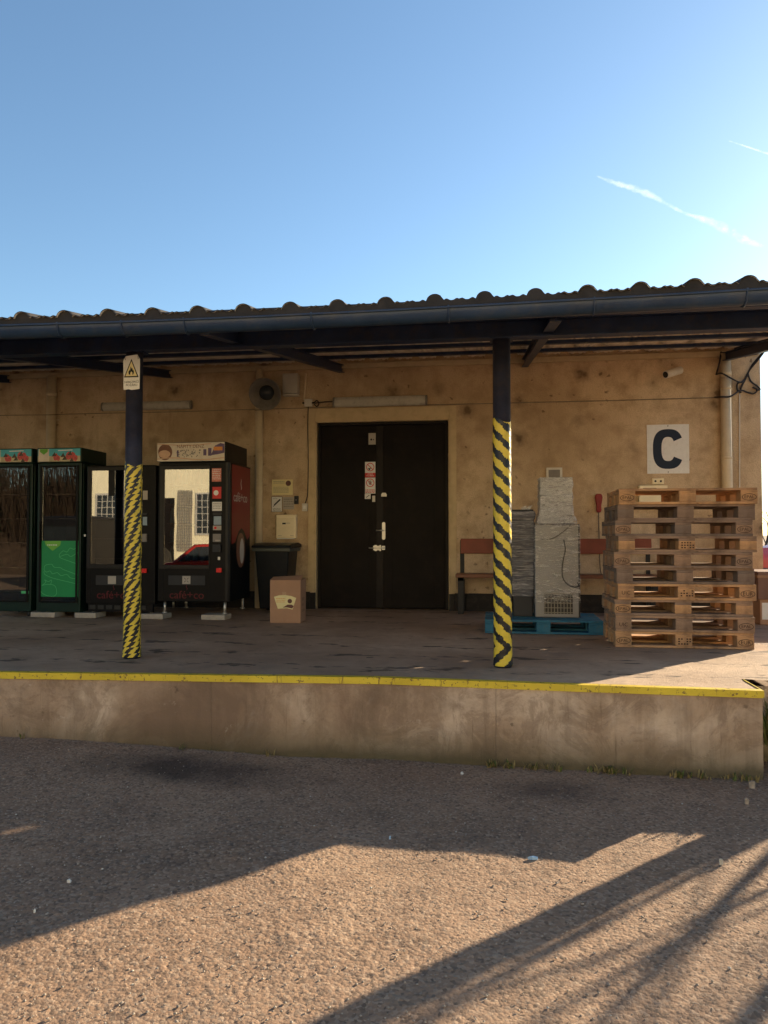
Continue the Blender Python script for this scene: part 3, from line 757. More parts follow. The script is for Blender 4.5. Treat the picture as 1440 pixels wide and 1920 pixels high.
for y in (7.3, 8.45, 9.5):
    can.p('purlin', MB().box(-10.5, RXE-.02, y-.03, y+.03, rz_(y)-.043, rz_(y)-.006), 'steel_haze_blue')
can.p('end_board', MB().prism([(EY-.05, rz_(EY)-.03), (YW+.2, rz_(YW+.2)-.03), (YW+.2, rz_(YW+.2)+.065), (EY-.05, rz_(EY)+.065)], 'x', RXE+.002, RXE+.022), 'eave_sheet')

# ------------------------------------------------------------------ posts with hazard tape
def tape_left(u, z):            # short bands of tape wound round, each band shifted
    h = .047; k = math.floor(z/h); l = z/h-k
    random_ = ((k*7919) % 13)/13
    ph = (k*.74+.30*random_) % 1
    wav = .0
    return ((u/.078+ph-l*.60+.02*math.sin(z*200)) % 1) < .50
def tape_right(u, z):           # long diagonal stripes with ragged strip edges
    wstrip = .033; k = math.floor(u/wstrip); jg = (((k*5923) % 11)/11-.5)*.022
    zz = z+(k*wstrip)*1.05+(u-k*wstrip)*.85+jg+.004*math.sin(z*23+k)+.0025*math.sin(u*400+z*90)
    if z < .16: zz = z-(k*wstrip)*.9-(u-k*wstrip)*.6
    return (zz/.142 % 1) < .52
def post(x, label, zt, fn, zb=.0, R_=.069):
    t = T('support_post', label, 'post', (x, PY, DK))
    m_ = MB().cyl((x, PY, DK+.0), (x, PY, bb-.012), R_, n=40); t.p('pole', m_, 'post_paint')
    t.p('cap_plate', MB().box(x-.09, x+.09, PY-.08, PY+.08, bb-.012, bb), 'steel_haze_blue')
    if fn:
        nu, dz = 100, .0042; m_ = MB(); z0, z1 = .012+zb, zt; nzs = int((z1-z0)/dz)
        top = [random.uniform(-.012, .004) for _ in range(nu)]
        top = [sum(top[(i+k) % nu] for k in range(-3, 4))/7+ (.02*math.sin(i*.13)) for i in range(nu)]
        for j in range(nzs+1):
            for i in range(nu):
                a = 2*math.pi*i/nu; z = z0+dz*j
                if j > nzs-8: z += top[i]*(j-nzs+8)/8
                rr = R_+.0022+.0004*math.sin(z*134+3*math.sin(a))+.0005*math.sin(z*21+a*3)
                if z < .12: rr += .006*(1-z/.12)
                if (z % .047) < .0045: rr -= .0004
                m_.v.append((x+rr*math.cos(a), PY+rr*math.sin(a), DK+z))
        for j in range(nzs):
            for i in range(nu):
                a0 = 2*math.pi*(i+.5)/nu; m_.f.append((j*nu+i, j*nu+(i+1) % nu, (j+1)*nu+(i+1) % nu, (j+1)*nu+i))
                m_.mi.append(0 if fn(a0*R_, z0+dz*(j+.5)) else 1); m_.sm.append(True)
        t.p('tape_wrap', m_, ['tape_yellow', 'tape_black'], recalc=False)
    return t
pxl = onY(247, 1232, PY).x; pxr = onY(943, 1248, PY).x
zl = onY(250, 868, PY-.07).z-DK; zr = onY(941, 785, PY-.07).z-DK
post(pxl, 'left round post wrapped in zigzag yellow and black tape with fire sign on it', zl, tape_left)
post(pxr, 'middle round post spiralled with diagonal yellow and black tape beside the blue pallet', zr, tape_right)
post(2.83, 'end post of the canopy at the right beyond the pallet stack', 1.2, None, R_=.085)
post(-6.08, 'bare post of the canopy at the far left end', 1.2, None)

# ------------------------------------------------------------------ signs and fixtures on the wall and door
def sign(name, label, cat, px0, py0, px1, py1, Y, mat, th=.004, group=None, bevel=.0008):
    x0, x1, z0, z1 = RC(px0, py0, px1, py1, Y)
    t = T(name, label, cat, ((x0+x1)/2, Y, z0), group)
    pn = t.p('panel', MB().box(x0, x1, Y-th, Y-.0002, z0, z1), mat, bevel=bevel)
    return t, x0, x1, z0, z1, Y-th
def lines(t, x0, x1, zs, y, h, mat, parent=None, name='text_lines', seed=0):
    rr = random.Random(seed); m_ = MB()
    for z in zs:
        x = x0
        while x < x1-.004:
            w_ = rr.uniform(.008, .03)*((x1-x0)/.15)**.5; e_ = min(x+w_, x1); m_.box(x, e_, y-.0008, y, z-h/2, z+h/2); x = e_+h*.7
    return t.p(name, m_, mat, parent)
# big C
t, x0, x1, z0, z1, y = sign('letter_sign', 'square white sign with a big dark letter C above the pallets', 'sign', 1213, 796, 1292, 888, YW, 'paper', .006)
cx, cz = (x0+x1)/2, (z0+z1)/2; W_, H_ = (x1-x0), (z1-z0)
def cpath(rx, rz, n=40, a0=34, a1=326, p=2.7):
    out = []
    for i in range(n+1):
        a = RAD(a0+(a1-a0)*i/n); c_, s_ = math.cos(a), math.sin(a)
        out.append((cx+rx*math.copysign(abs(c_)**(2/p), c_), cz+rz*math.copysign(abs(s_)**(2/p), s_)))
    return out
rx, rz = W_*.36, H_*.405; tk = W_*.205
o_, i_ = cpath(rx, rz, a0=27, a1=333), cpath(rx-tk, rz-tk*.95, a0=33, a1=327)
m_ = MB()
for k in range(40): m_.prism([o_[k], o_[k+1], i_[k+1], i_[k]], 'y', y-.001, y)
t.p('letter', m_, 'ink_navy', recalc=False)
for zz in (z0+.02, z1-.02): t.p('screw', MB().cyl((cx, y-.004, zz), (cx, y, zz), .008), 'ink_grey')
# no smoking / no entry on door
yd = yl-.0055
t, x0, x1, z0, z1, y = sign('no_smoking_sign', 'white and red no smoking sign, the upper red sign on the door', 'sign', 684.5, 866, 704, 895, yd, 'paper', .003)
cx, cz = (x0+x1)/2, z1-.073; r = .058
ring(cx, cz, r-.011, r, y, .001).build('a', 'ink_red') if False else t.p('pictogram', stroke([(cx-r*.66, cz+r*.66), (cx+r*.66, cz-r*.66)], .010, y, .0012, ring(cx, cz, r-.010, r, y, .001)), 'ink_red')
t.p('cigarette', stroke([(cx-.03, cz-.022), (cx+.012, cz-.016)], .009, y, .0006, disc(cx-.012, cz-.03, .012, y-.0007, y)), 'ink_black')
t.p('red_band', MB().box(x0, x1, y-.001, y, z0, z0+.062), 'ink_red')
t.text('lettering', 'ZÁKAZ\nKOUŘENÍ', .024, (cx, y-.0014, z0+.034), 'paper')
t, x0, x1, z0, z1, y = sign('no_entry_sign', 'white and red no entry hand sign below the no smoking sign', 'sign', 684.5, 895.5, 704, 925.5, yd, 'paper', .003)
cx, cz = (x0+x1)/2, z1-.073
m_ = ring(cx, cz, r-.010, r, y, .001); t.p('pictogram', stroke([(cx-r*.66, cz+r*.66), (cx+r*.66, cz-r*.66)], .007, y, .0014, m_), 'ink_red')
m_ = disc(cx, cz-.012, .017, y-.0008, y)
for k, a in enumerate((150, 118, 95, 72, 40)): m_ = stroke([(cx, cz-.01), (cx+.036*math.cos(RAD(a)), cz-.008+.042*math.sin(RAD(a)))], .007, y, .0006, m_)
t.p('hand_mark', m_, 'ink_grey')
lines(t, x0+.006, x1-.006, (z0+.052, z0+.034, z0+.016), y, .010, 'ink_red', seed=3)
t, x0, x1, z0, z1, y = sign('door_notice', 'small pale grey notice at the top of the door', 'notice', 691, 812, 704.5, 833.5, yd, 'paper_grey', .002)
t.p('mark', disc((x0+x1)/2-.012, (z0+z1)/2-.01, .014, y-.001, y, mb=disc((x0+x1)/2+.022, (z0+z1)/2-.012, .008, y-.001, y)), 'ink_black')
t, x0, x1, z0, z1, y = sign('door_sticker', 'little white sticker with arrow under the no entry sign', 'sticker', 684, 926, 695, 935.5, yd, 'paper', .002)
t.p('arrow_mark', stroke([(x0+.02, z0+.02), (x1-.02, z1-.018)], .008, y), 'ink_black')
t, x0, x1, z0, z1, y = sign('door_tag', 'narrow blank white tag on the door edge', 'tag', 698, 929.5, 703.5, 941, yd, 'white_plastic', .004)
# wall notices left of door
t, x0, x1, z0, z1, y = sign('paper_notice', 'pale yellow paper notice with brown round seal, highest on the wall', 'notice', 510, 899, 549, 928, YW, 'paper_yellow', .002)
t.p('seal', disc(x1-.065, z1-.055, .038, y-.001, y), 'ink_brown')
lines(t, x0+.02, x1-.12, (z1-.03, z1-.05), y, .006, 'ink_grey', seed=5); lines(t, x0+.02, x1-.06, [z0+.11-.018*i for i in range(5)], y, .005, 'ink_grey', seed=6)
t, x0, x1, z0, z1, y = sign('pictogram_notice', 'white sign with a black diagonal tool mark beside grey notice', 'sign', 509, 931, 529.5, 960, YW, 'ink_black', .003)
t.p('face', MB().box(x0+.006, x1-.006, y-.001, y, z0+.006, z1-.006), 'paper')
m_ = stroke([(x0+.045, z0+.10), (x1-.035, z1-.045)], .020, y-.001); m_ = stroke([(x0+.03, z0+.078), (x0+.06, z0+.112)], .008, y-.001, mb=m_); t.p('tool_mark', m_, 'ink_black')
lines(t, x0+.02, x1-.02, (z0+.05, z0+.033, z0+.018), y-.001, .007, 'ink_grey', seed=8); lines(t, x0+.02, x0+.09, (z1-.03,), y-.001, .006, 'ink_grey', seed=9)
t, x0, x1, z0, z1, y = sign('grey_notice', 'grey notice with four lines of small writing above the letterbox', 'notice', 530.5, 932, 551.5, 955, YW, 'paper_grey', .002)
lines(t, x0+.012, x1-.012, [z1-.03-.034*i for i in range(4)], y, .010, 'ink_grey', seed=11)
t, x0, x1, z0, z1, y = sign('doorbell', 'small black doorbell box beside the grey notice', 'doorbell', 552.5, 930, 560, 945, YW, 'dark_plastic', .03, bevel=.004)
t.p('button', MB().cyl(((x0+x1)/2, y-.004, (z0+z1)/2), ((x0+x1)/2, y, (z0+z1)/2), .010), 'ink_grey')
# letterbox
x0, x1, z0, z1 = RC(517.5, 965, 554.5, 1009, YW-.09)
t = T('letterbox', 'cream metal letterbox on the wall above the wheelie bin', 'letterbox', ((x0+x1)/2, YW, z0))
t.p('box', MB().box(x0, x1, YW-.085, YW-.002, z0, z1), 'mailbox_paint', bevel=.006)
t.p('flap', MB().box(x0+.01, x1-.01, YW-.094, YW-.0852, z1-.055, z1-.008), 'mailbox_paint', bevel=.004)
t.p('door_panel', MB().box(x0+.012, x1-.012, YW-.091, YW-.0852, z0+.012, z1-.066), 'mailbox_paint', bevel=.004)
t.p('nameplate', MB().box(x0+.09, x0+.14, YW-.0925, YW-.091, z1-.135, z1-.112), 'ink_black')
t.text('lettering', 'POŠTA', .022, (x0+.17, YW-.0918, z1-.121), 'ink_grey')
t.p('printed_mark', MB().box(x0+.03, x0+.08, YW-.0918, YW-.091, z0+.033, z0+.037), 'ink_grey'); t.p('printed_mark', MB().box(x1-.08, x1-.03, YW-.0918, YW-.091, z0+.033, z0+.037), 'ink_grey')
t.p('paper_slip', MB().box(x0+.01, x1-.03, YW-.08, YW-.03, z0-.012, z0-.0005), 'paper')
# switch, junction box
t, x0, x1, z0, z1, y = sign('wall_switch', 'white wall switch left of the door at handle height', 'switch', 567, 944, 577, 958.5, YW, 'white_plastic', .035, bevel=.004)
t.p('rocker', MB().box(x0+.02, x1-.02, y-.006, y, z0+.03, z1-.03), 'paper', bevel=.002)
t, x0, x1, z0, z1, y = sign('junction_box', 'small square junction box at the top left door corner', 'junction box', 572, 749, 586, 763, YW, 'white_plastic', .05, bevel=.005)
t.p('cable_entry', MB().cyl((x1, YW-.025, (z0+z1)/2), (x1+.03, YW-.025, (z0+z1)/2), .012).cyl((x0, YW-.025, (z0+z1)/2), (x0-.03, YW-.025, (z0+z1)/2), .012), 'cable_black')
# fluorescent lights
def tubelight(px0, py0, px1, py1, label):
    x0, x1, z0, z1 = RC(px0, py0, px1, py1, YW-.09); zc = (z0+z1)/2; h = (z1-z0)
    t = T('fluorescent_light', label, 'lamp', ((x0+x1)/2, YW, zc), 'long wall lights under the canopy')
    t.p('housing', MB().box(x0+.02, x1-.02, YW-.045, YW-.001, zc-h*.34, zc+h*.42), 'lamp_base', bevel=.008)
    pts = [(YW-.046, zc+h*.40), (YW-.07, zc+h*.48), (YW-.10, zc+h*.40), (YW-.118, zc+h*.12), (YW-.118, zc-h*.2), (YW-.10, zc-h*.42), (YW-.07, zc-h*.48), (YW-.046, zc-h*.38)]
    t.p('diffuser', MB().prism(pts, 'x', x0+.025, x1-.025), 'lamp_glass', bevel=.008)
    for xx in (x0, x1-.025): t.p('end_cap', MB().prism([(a_, zc+(b_-zc)*1.04) for a_, b_ in pts], 'x', xx, xx+.024), 'lamp_base', bevel=.006)
tubelight(190, 752, 359, 769, 'long dusty wall light half hidden behind the left taped post')
tubelight(624, 742, 801, 762, 'long dusty wall light directly above the double door')
# round lamp with gear box
c = onY(498, 738, YW-.34)
t = T('floodlight', 'big round dark lamp shade on a bracket left of the door', 'lamp', (c.x, YW, c.z))
nrm_ = Vector((.05, -.93, -.36)).normalized()
q = nrm_.to_track_quat('Z', 'Y').to_matrix().to_4x4()
Mx = Matrix.Translation(c) @ q
m_ = MB().lathe([(.05, -.22), (.075, -.20), (.085, -.12), (.15, -.06), (.205, .0), (.222, .03), (.225, .045), (.215, .045), (.20, .0), (.145, -.055), (.08, -.11), (.0001, -.115)], n=40).rot(Mx)
t.p('shade', m_, 'lamp_base')
m_ = MB().lathe([(.0001, .02), (.05, .015), (.095, -.02), (.105, -.06), (.10, -.10)], n=30).rot(Mx); t.p('bulb_glass', m_, 'window_dark')
t.p('bracket', MB().tube([c-nrm_*.2, c-nrm_*.25+Vector((0, 0, .02)), Vector((c.x+.05, YW, c.z+.12))], .02).cyl(c-nrm_*.16, c-nrm_*.26, .07), 'lamp_base')
x0, x1, z0, z1 = RC(531, 701, 559, 742, YW-.1)
t.p('gear_box', MB().box(x0, x1, YW-.14, YW-.002, z0+.03, z1), 'cabinet_steel', bevel=.006)
t.p('gear_box_foot', MB().box(x0, x1, YW-.13, YW-.003, z0, z0+.022), 'white_plastic', bevel=.003)
# pipes
def pipe(px0, px1, py0, py1, label, clips):
    x0, x1, z0, z1 = RC(px0, py0, px1, py1, YW-.07); xc = (x0+x1)/2; r = (x1-x0)/2
    t = T('drainpipe', label, 'drainpipe', (xc, YW, DK))
    t.p('pipe', MB().cyl((xc, YW-r-.012, max(z0, DK)), (xc, YW-r-.012, z1), r, n=24).cyl((xc, YW-r-.012, z1-.30), (xc, YW-r-.012, z1-.24), r+.006, n=24), 'pipe_cream')
    for z in clips: t.p('pipe_clip', MB().cyl((xc, YW-r-.012, z-.012), (xc, YW-r-.012, z+.012), r+.004, n=24).box(xc+r*.7, xc+r+.03, YW-.03, YW, z-.012, z+.012), 'pipe_cream')
pipe(87, 103, 706, 1140, 'cream drainpipe on the wall above the green drinks fridge', (1.9, 3.3))
pipe(478.5, 492, 692, 1140, 'cream drainpipe between the coffee machine and the letterbox', (1.2, 2.4, 3.4))
pipe(1353, 1373, 663, 1140, 'thick cream drainpipe near the right corner of the warehouse', (1.2, 2.6, 3.5))
# cables and conduits
def wpts(pl, off=.012): return [onY(a, b, YW-(o_[0] if (o_ := c_) else off)) for a, b, *c_ in pl]
def smooth_path(pts, k=6):
    P = [pts[0]]+list(pts)+[pts[-1]]; out = []
    for i in range(1, len(P)-2):
        for j in range(k):
            t = j/k; a, b, c_, d = P[i-1], P[i], P[i+1], P[i+2]
            out.append(.5*((2*b)+(c_-a)*t+(2*a-5*b+4*c_-d)*t*t+(3*b-a-3*c_+d)*t**3))
    out.append(P[-2]); return out
def cable(name, label, cat, pls, r, mat, off=.012, group=None, sag=True):
    m_ = MB()
    for pl in pls: m_.tube(smooth_path([onY(p[0], p[1], YW-(p[2] if len(p) > 2 else off)) for p in pl]), r, 7)
    o = m_.build(name, mat); tag(o, label, cat, group); return o
cable('wall_cable', 'thin grey cable clipped along the whole wall at lamp height', 'cable',
      [[(-200, 783), (0, 779), (80, 778), (86, 778, .14), (104, 777.5, .14), (112, 777), (190, 775), (330, 772), (440, 768.5), (474, 768, .02), (479, 769, .13), (492, 768, .13), (500, 767), (572, 765), (640, 762.5), (760, 760), (900, 757), (1000, 754.5), (1150, 751), (1340, 745.5)]], .006, 'cable_grey', .010)
cable('door_cable', 'thin cable running down from the junction box to the wall switch', 'cable', [[(578, 763), (577, 800), (578, 860), (577, 920), (575, 935), (572, 944)]], .006, 'cable_black', .016)
cable('conduit', 'short pale conduit rising from the junction box to the roof', 'conduit', [[(573.5, 700), (572, 725), (570, 750)]], .014, 'pipe_cream', .02)
cable('lamp_cable', 'black cable from the junction box to the light above the door', 'cable', [[(588, 756), (594, 751), (598, 757), (594, 762), (589, 758)], [(590, 756), (605, 754), (624, 753)]], .008, 'cable_black', .03)
cable('cable_tangle', 'loose black cable loops hanging at the right end under the canopy', 'cable',
      [[(1352, 660, .05), (1349, 680, .16), (1343, 702, .05)], [(1343, 702), (1353, 700, .17), (1372, 710, .17), (1388, 717, .10), (1396, 712)],
       [(1340, 745), (1352, 744, .17), (1370, 743, .17), (1388, 732, .06), (1400, 735), (1413, 738), (1420, 731), (1411, 726)],
       [(1434, 638, .4), (1432, 655, .3), (1424, 668, .1), (1410, 685), (1400, 706), (1391, 724), (1388, 733)],
       [(1436, 640, .4), (1433, 658, .25), (1421, 675, .1), (1407, 692), (1396, 712), (1388, 730)],
       [(1391, 646, .2), (1393, 657), (1403, 664), (1420, 663), (1430, 655, .2)],
       [(1402, 700), (1408, 715), (1420, 724), (1425, 730), (1418, 732)], [(1386, 716), (1382, 722), (1383, 732), (1390, 736)]], .011, 'cable_black', .03)
cable('corner_conduit', 'thin white conduit running down the corner right of the drainpipe', 'conduit', [[(1386.5, 738), (1386.5, 800), (1386.5, 900), (1386.5, 1100)]], .008, 'white_plastic', .012)
# security camera
c0 = onY(1266, 697, YW-.03)
t = T('security_camera', 'small white bullet security camera high on the wall near the right end', 'camera', (c0.x+.06, YW, c0.z))
t.p('mount', MB().cyl((c0.x+.045, YW, c0.z+.01), (c0.x+.045, YW-.035, c0.z+.01), .045, n=24).tube([(c0.x+.045, YW-.03, c0.z), (c0.x+.02, YW-.10, c0.z-.01)], .016), 'white_plastic')
a = Vector((c0.x+.05, YW-.10, c0.z+.005)); b = a+Vector((-.22, -.15, -.085))
t.p('barrel', MB().cyl(a, b, .050, n=24), 'white_plastic', bevel=.004)
d = (b-a).normalized(); t.p('lens', MB().cyl(b-d*.002, b+d*.004, .040, n=20), 'ink_black')
t.p('sunshade', MB().prism([(-.0, 0), (.0, 0), (.0, 0)], 'x', 0, .001) if False else MB().tube([a+Vector((0, 0, .012)), b+d*.03+Vector((0, 0, .012))], .037, 20), 'white_plastic') if False else None
# sockets, electric box, small frame, red handset
t, x0, x1, z0, z1, y = sign('double_socket', 'double round wall socket just under the letter C sign', 'socket', 1222, 897, 1244, 908, YW, 'mailbox_paint', .03, bevel=.006)
for k in (.27, .73):
    xx = x0+(x1-x0)*k; t.p('socket_face', MB().cyl((xx, y-.006, (z0+z1)/2), (xx, y, (z0+z1)/2), .028, n=20), 'mailbox_paint'); t.p('socket_hole', MB().cyl((xx, y-.008, (z0+z1)/2), (xx, y-.005, (z0+z1)/2), .014, n=16), 'ink_black')
t, x0, x1, z0, z1, y = sign('fuse_box', 'cream electrical box on the wall showing above the pallet stack', 'electrical box', 1196, 911, 1249, 952, YW, 'mailbox_paint', .09, bevel=.006)
t.p('slot', MB().box(x0+.05, x1-.14, y-.002, y, z1-.05, z1-.035).box(x0+.05, x1-.17, y-.002, y, z1-.10, z1-.065), 'ink_black')
t.p('cover_strip', MB().box(x1-.13, x1-.03, y-.004, y, z1-.11, z1-.04), 'white_plastic')
t, x0, x1, z0, z1, y = sign('wall_vent', 'small white framed vent on the wall above the wrapped cabinet', 'vent', 1024, 877, 1054, 905, YW, 'white_plastic', .03, bevel=.004)
t.p('opening', MB().box(x0+.03, x1-.03, y-.002, y, z0+.03, z1-.03), 'ink_grey')
c0 = onY(1122.5, 943, YW-.04); zt = onY(1122, 926, YW-.04).z; zb = onY(1122, 961, YW-.04).z
t = T('red_handset', 'dark red hanging handset with a thin cord on the wall', 'handset', (c0.x, YW, zb))
prf = [(.022, zb), (.034, zb+.03), (.030, zb+.09), (.042, zb+.15), (.048, zt-.05), (.040, zt-.01), (.020, zt)]
m_ = MB(); m_.prism([(c0.x-r_, z_) for r_, z_ in prf]+[(c0.x+r_, z_) for r_, z_ in prf[::-1]], 'y', YW-.075, YW-.012); t.p('body', m_, 'alarm_red', bevel=.012)
t.p('cord', MB().tube(smooth_path([Vector((c0.x, YW-.03, zb+.01)), Vector((c0.x+.004, YW-.02, zb-.3)), Vector((c0.x+.012, YW-.02, zb-.7)), Vector((c0.x+.03, YW-.02, DK+.5))]), .005, 6), 'cable_black')
# fire warning sign on left post
ys = PY-.078
x0, x1, z0, z1 = RC(231, 665, 262, 731, ys)
t = T('fire_warning_sign', 'worn white warning sign with flame triangle tied to the left post', 'sign', ((x0+x1)/2, ys, z0))
c_ = .022
bd = [(x0+.006, z0), (x0+.05, z0+.006), (x0+.075, z0-.001), (x1, z0+.006), (x1+.002, z1-.04), (x1-c_, z1), (x0+c_, z1-.012), (x0, z1-.045)]
t.p('panel', MB().prism(bd, 'y', ys-.002, ys), 'paper', bevel=.0005)
y = ys-.002; cx = (x0+x1)/2; tb = z0+.105; tt = z1-.035; hw = (x1-x0)*.44
def tri(s): return [(cx-hw*s, tb+(1-s)*.03), (cx+hw*s, tb+(1-s)*.03), (cx, tb+(1-s)*.03+(tt-tb)*s)]
t.p('triangle', MB().prism(tri(1), 'y', y-.001, y), 'ink_black')
t.p('triangle_face', MB().prism([(cx-hw*.80, tb+.010), (cx+hw*.80, tb+.010), (cx, tb+.010+(tt-tb)*.80)], 'y', y-.0016, y-.001), 'paper_yellow')
fl = [(-.024, .012), (-.030, .035), (-.018, .055), (-.014, .042), (-.006, .085), (.006, .060), (.010, .072), (.018, .045), (.024, .054), (.028, .03), (.022, .012), (.012, .010), (.013, .028), (.0, .04), (-.010, .026), (-.010, .010)]
t.p('flame', MB().prism([(cx+a*.85, tb+.012+b*.95) for a, b in fl], 'y', y-.0022, y-.0016), 'ink_black')
t.text('lettering', 'NEBEZPEČÍ\nPOŽÁRU', .0255, (cx+.003, y-.0006, z0+.052), 'ink_black')
t.p('tie_wire', MB().tube([(x0+.016, y-.002, z1-.02), (x0+.022, y-.003, z1-.045)], .002, 5).tube([(x1-.016, y-.002, z1-.012), (x1-.012, y-.003, z1-.04)], .002, 5), 'ink_black')

# ------------------------------------------------------------------ vending machines and fridges (all stand in one row, fronts in one plane)
YF = 8.97
def FR(px0, py0, px1, py1, Y=YF): return RC(px0, py0, px1, py1, Y)
def shell(x0, x1, y0, y1, z0, z1, wx0, wx1, wz0, wz1, t=.03):     # cabinet with a real window opening into a hollow
    m_ = MB()
    m_.box(x0, wx0, y0, y0+.05, z0, z1); m_.box(wx1, x1, y0, y0+.05, z0, z1); m_.box(wx0, wx1, y0, y0+.05, z0, wz0); m_.box(wx0, wx1, y0, y0+.05, wz1, z1)
    m_.box(x0, x0+t, y0+.05, y1, z0, z1); m_.box(x1-t, x1, y0+.05, y1, z0, z1); m_.box(x0+t, x1-t, y0+.05, y1, z1-t, z1); m_.box(x0+t, x1-t, y0+.05, y1, z0, z0+t); m_.box(x0+t, x1-t, y1-t, y1, z0+t, z1-t)
    return m_
# --- coffee machine
x0, x1 = onY(296.5, 990, YF).x, onY(430, 990, YF).x; yb = YF+.80
zt, zb = onY(360, 867, YF).z, onY(360, 1128, YF).z
t = T('vending_machine', 'black vending machine with red side, header picture and mirror-like window', 'vending machine', ((x0+x1)/2, YF, DK), 'vending machines in a row')
wx0, wx1, wz0, wz1 = FR(308, 880, 392, 1059)
wi = wx1
t.p('cabinet', shell(x0, x1, YF, yb, zb, zt, wx0, wx1, wz0, wz1), 'machine_black', bevel=.006)
t.p('window_frame', MB().box(wx0-.055, wx0-.002, YF-.012, YF-.0005, wz0-.05, wz1+.04).box(wx1+.002, wx1+.012, YF-.012, YF-.0005, wz0-.05, wz1+.04).box(wx0-.002, wx1+.002, YF-.0121, YF-.0005, wz1+.002, wz1+.04).box(wx0-.002, wx1+.002, YF-.0121, YF-.0005, wz0-.05, wz0-.002), 'machine_frame', bevel=.003)
t.p('window', MB().box(wx0, wx1, YF+.004, YF+.010, wz0, wz1), 'glass_door')
for k in range(5):
    z = wz0+.02+k*.24; sh = t.p('shelf', MB().box(wx0, wx1, YF+.08, yb-.06, z, z+.012), 'shelf_wire')
    rr = random.Random(k); x = wx0+.05
    while x < wx1-.05:
        mm = rr.choice(('bottle_blue', 'bottle_red', 'bottle_pale')) if k else 'bottle_blue'
        t.p('bottle', MB().lathe([(.0001, 0), (.03, 0), (.031, .13), (.012, .17), (.012, .19), (.0001, .19)], (x, YF+.13, z+.013), n=10), mm, sh); x += .085 if k else .10
t.p('corner_trim', MB().prism([(x1-.045, YF-.012), (x1-.015, YF-.012), (x1+.004, YF+.008), (x1+.004, YF+.05), (x1-.001, YF+.05), (x1-.001, YF-.001), (x1-.045, YF-.001)], 'z', zb+.01, zt), 'machine_frame')
# panel column on the right of the window
def stk(nm, a, b, c_, d, mat, th=.004, parent=None):
    q = FR(a, b, c_, d); return t.p(nm, MB().box(q[0], q[1], YF-th, YF-.0006, q[2], q[3]), mat, parent, bevel=.001), q
s1, q = stk('sticker', 397.5, 878, 415, 903, 'sticker_pink'); lines(t, q[0]+.008, q[1]-.008, [q[3]-.02-.022*i for i in range(6)], YF-.004, .009, 'paper', s1, seed=1)
s2, q = stk('sticker', 398.5, 913, 415, 935, 'ink_red'); t.p('cup_picture', disc((q[0]+q[1])/2-.01, (q[2]+q[3])/2, .032, YF-.005, YF-.004), 'paper', s2)
s3, q = stk('price_card', 398, 941, 416, 958, 'paper'); lines(t, q[0]+.01, q[1]-.01, [q[3]-.02-.02*i for i in range(4)], YF-.004, .006, 'ink_grey', s3, seed=12)
stk('display', 401, 968, 415, 984, 'screen_blue', .006)[0]; stk('display_hood', 400, 961, 416, 966, 'dark_plastic', .02)
s4, q = stk('coin_slot', 399.5, 985.5, 415, 994, 'paper_grey'); t.p('coin_button', MB().cyl(((q[0]+q[1])/2-.02, YF-.012, (q[2]+q[3])/2), ((q[0]+q[1])/2-.02, YF-.003, (q[2]+q[3])/2), .016), 'button_red', s4)
stk('card_reader', 400, 1001, 415, 1016, 'ink_grey', .02); stk('reader_slot', 405, 1012, 414, 1015, 'paper_grey', .024)
stk('note_reader', 400, 1021, 415, 1035, 'dark_plastic', .03); stk('lock', 409, 1044, 413, 1050, 'chrome', .012)
stk('emergency_button', 407, 1065, 416.5, 1073, 'button_red', .03)
q = FR(316, 1079, 385, 1097); hp = t.p('pickup_flap', MB().box(q[0], q[1], YF-.008, YF-.0006, q[2], q[3]), 'dark_plastic', bevel=.003)
q = FR(342.5, 1080, 357.5, 1095); m_ = MB().box(q[0], q[1], YF-.010, YF-.008, q[2], q[3]); t.p('flap_sticker', m_, 'paper_grey', hp)
cx, cz = (q[0]+q[1])/2, (q[2]+q[3])/2
m_ = MB(); [stroke([(cx+.012*math.cos(RAD(a)), cz+.012*math.sin(RAD(a))), (cx+.035*math.cos(RAD(a)), cz+.035*math.sin(RAD(a)))], .006, YF-.010, .0006, m_) for a in (45, 135, 225, 315)]; t.p('arrow_marks', m_, 'ink_black', hp)
cc = onY(350, 1116, YF); t.text('lettering', 'café+co', .135, (cc.x, YF-.002, cc.z), 'ink_dark_red', sx=1.05)
def steam(tt, cx, cz, s, y, mat, rotx=False, X=None):
    pts = [(0, -.5), (.12, -.3), (-.02, -.1), (-.10, .12), (.02, .3), (.0, .5)]
    if X is None: m_ = stroke([(cx+a*s, cz+b*s) for a, b in pts], .10*s, y)
    else:
        m_ = MB()
        for a, b in zip(pts[:-1], pts[1:]): m_.tube([(X, cx+a[0]*s, cz+a[1]*s), (X, cx+b[0]*s, cz+b[1]*s)], .045*s, 6)
    return tt.p('steam_mark', m_, mat)
steam(t, cc.x, cc.z+.10, .07, YF-.0006, 'ink_dark_red')
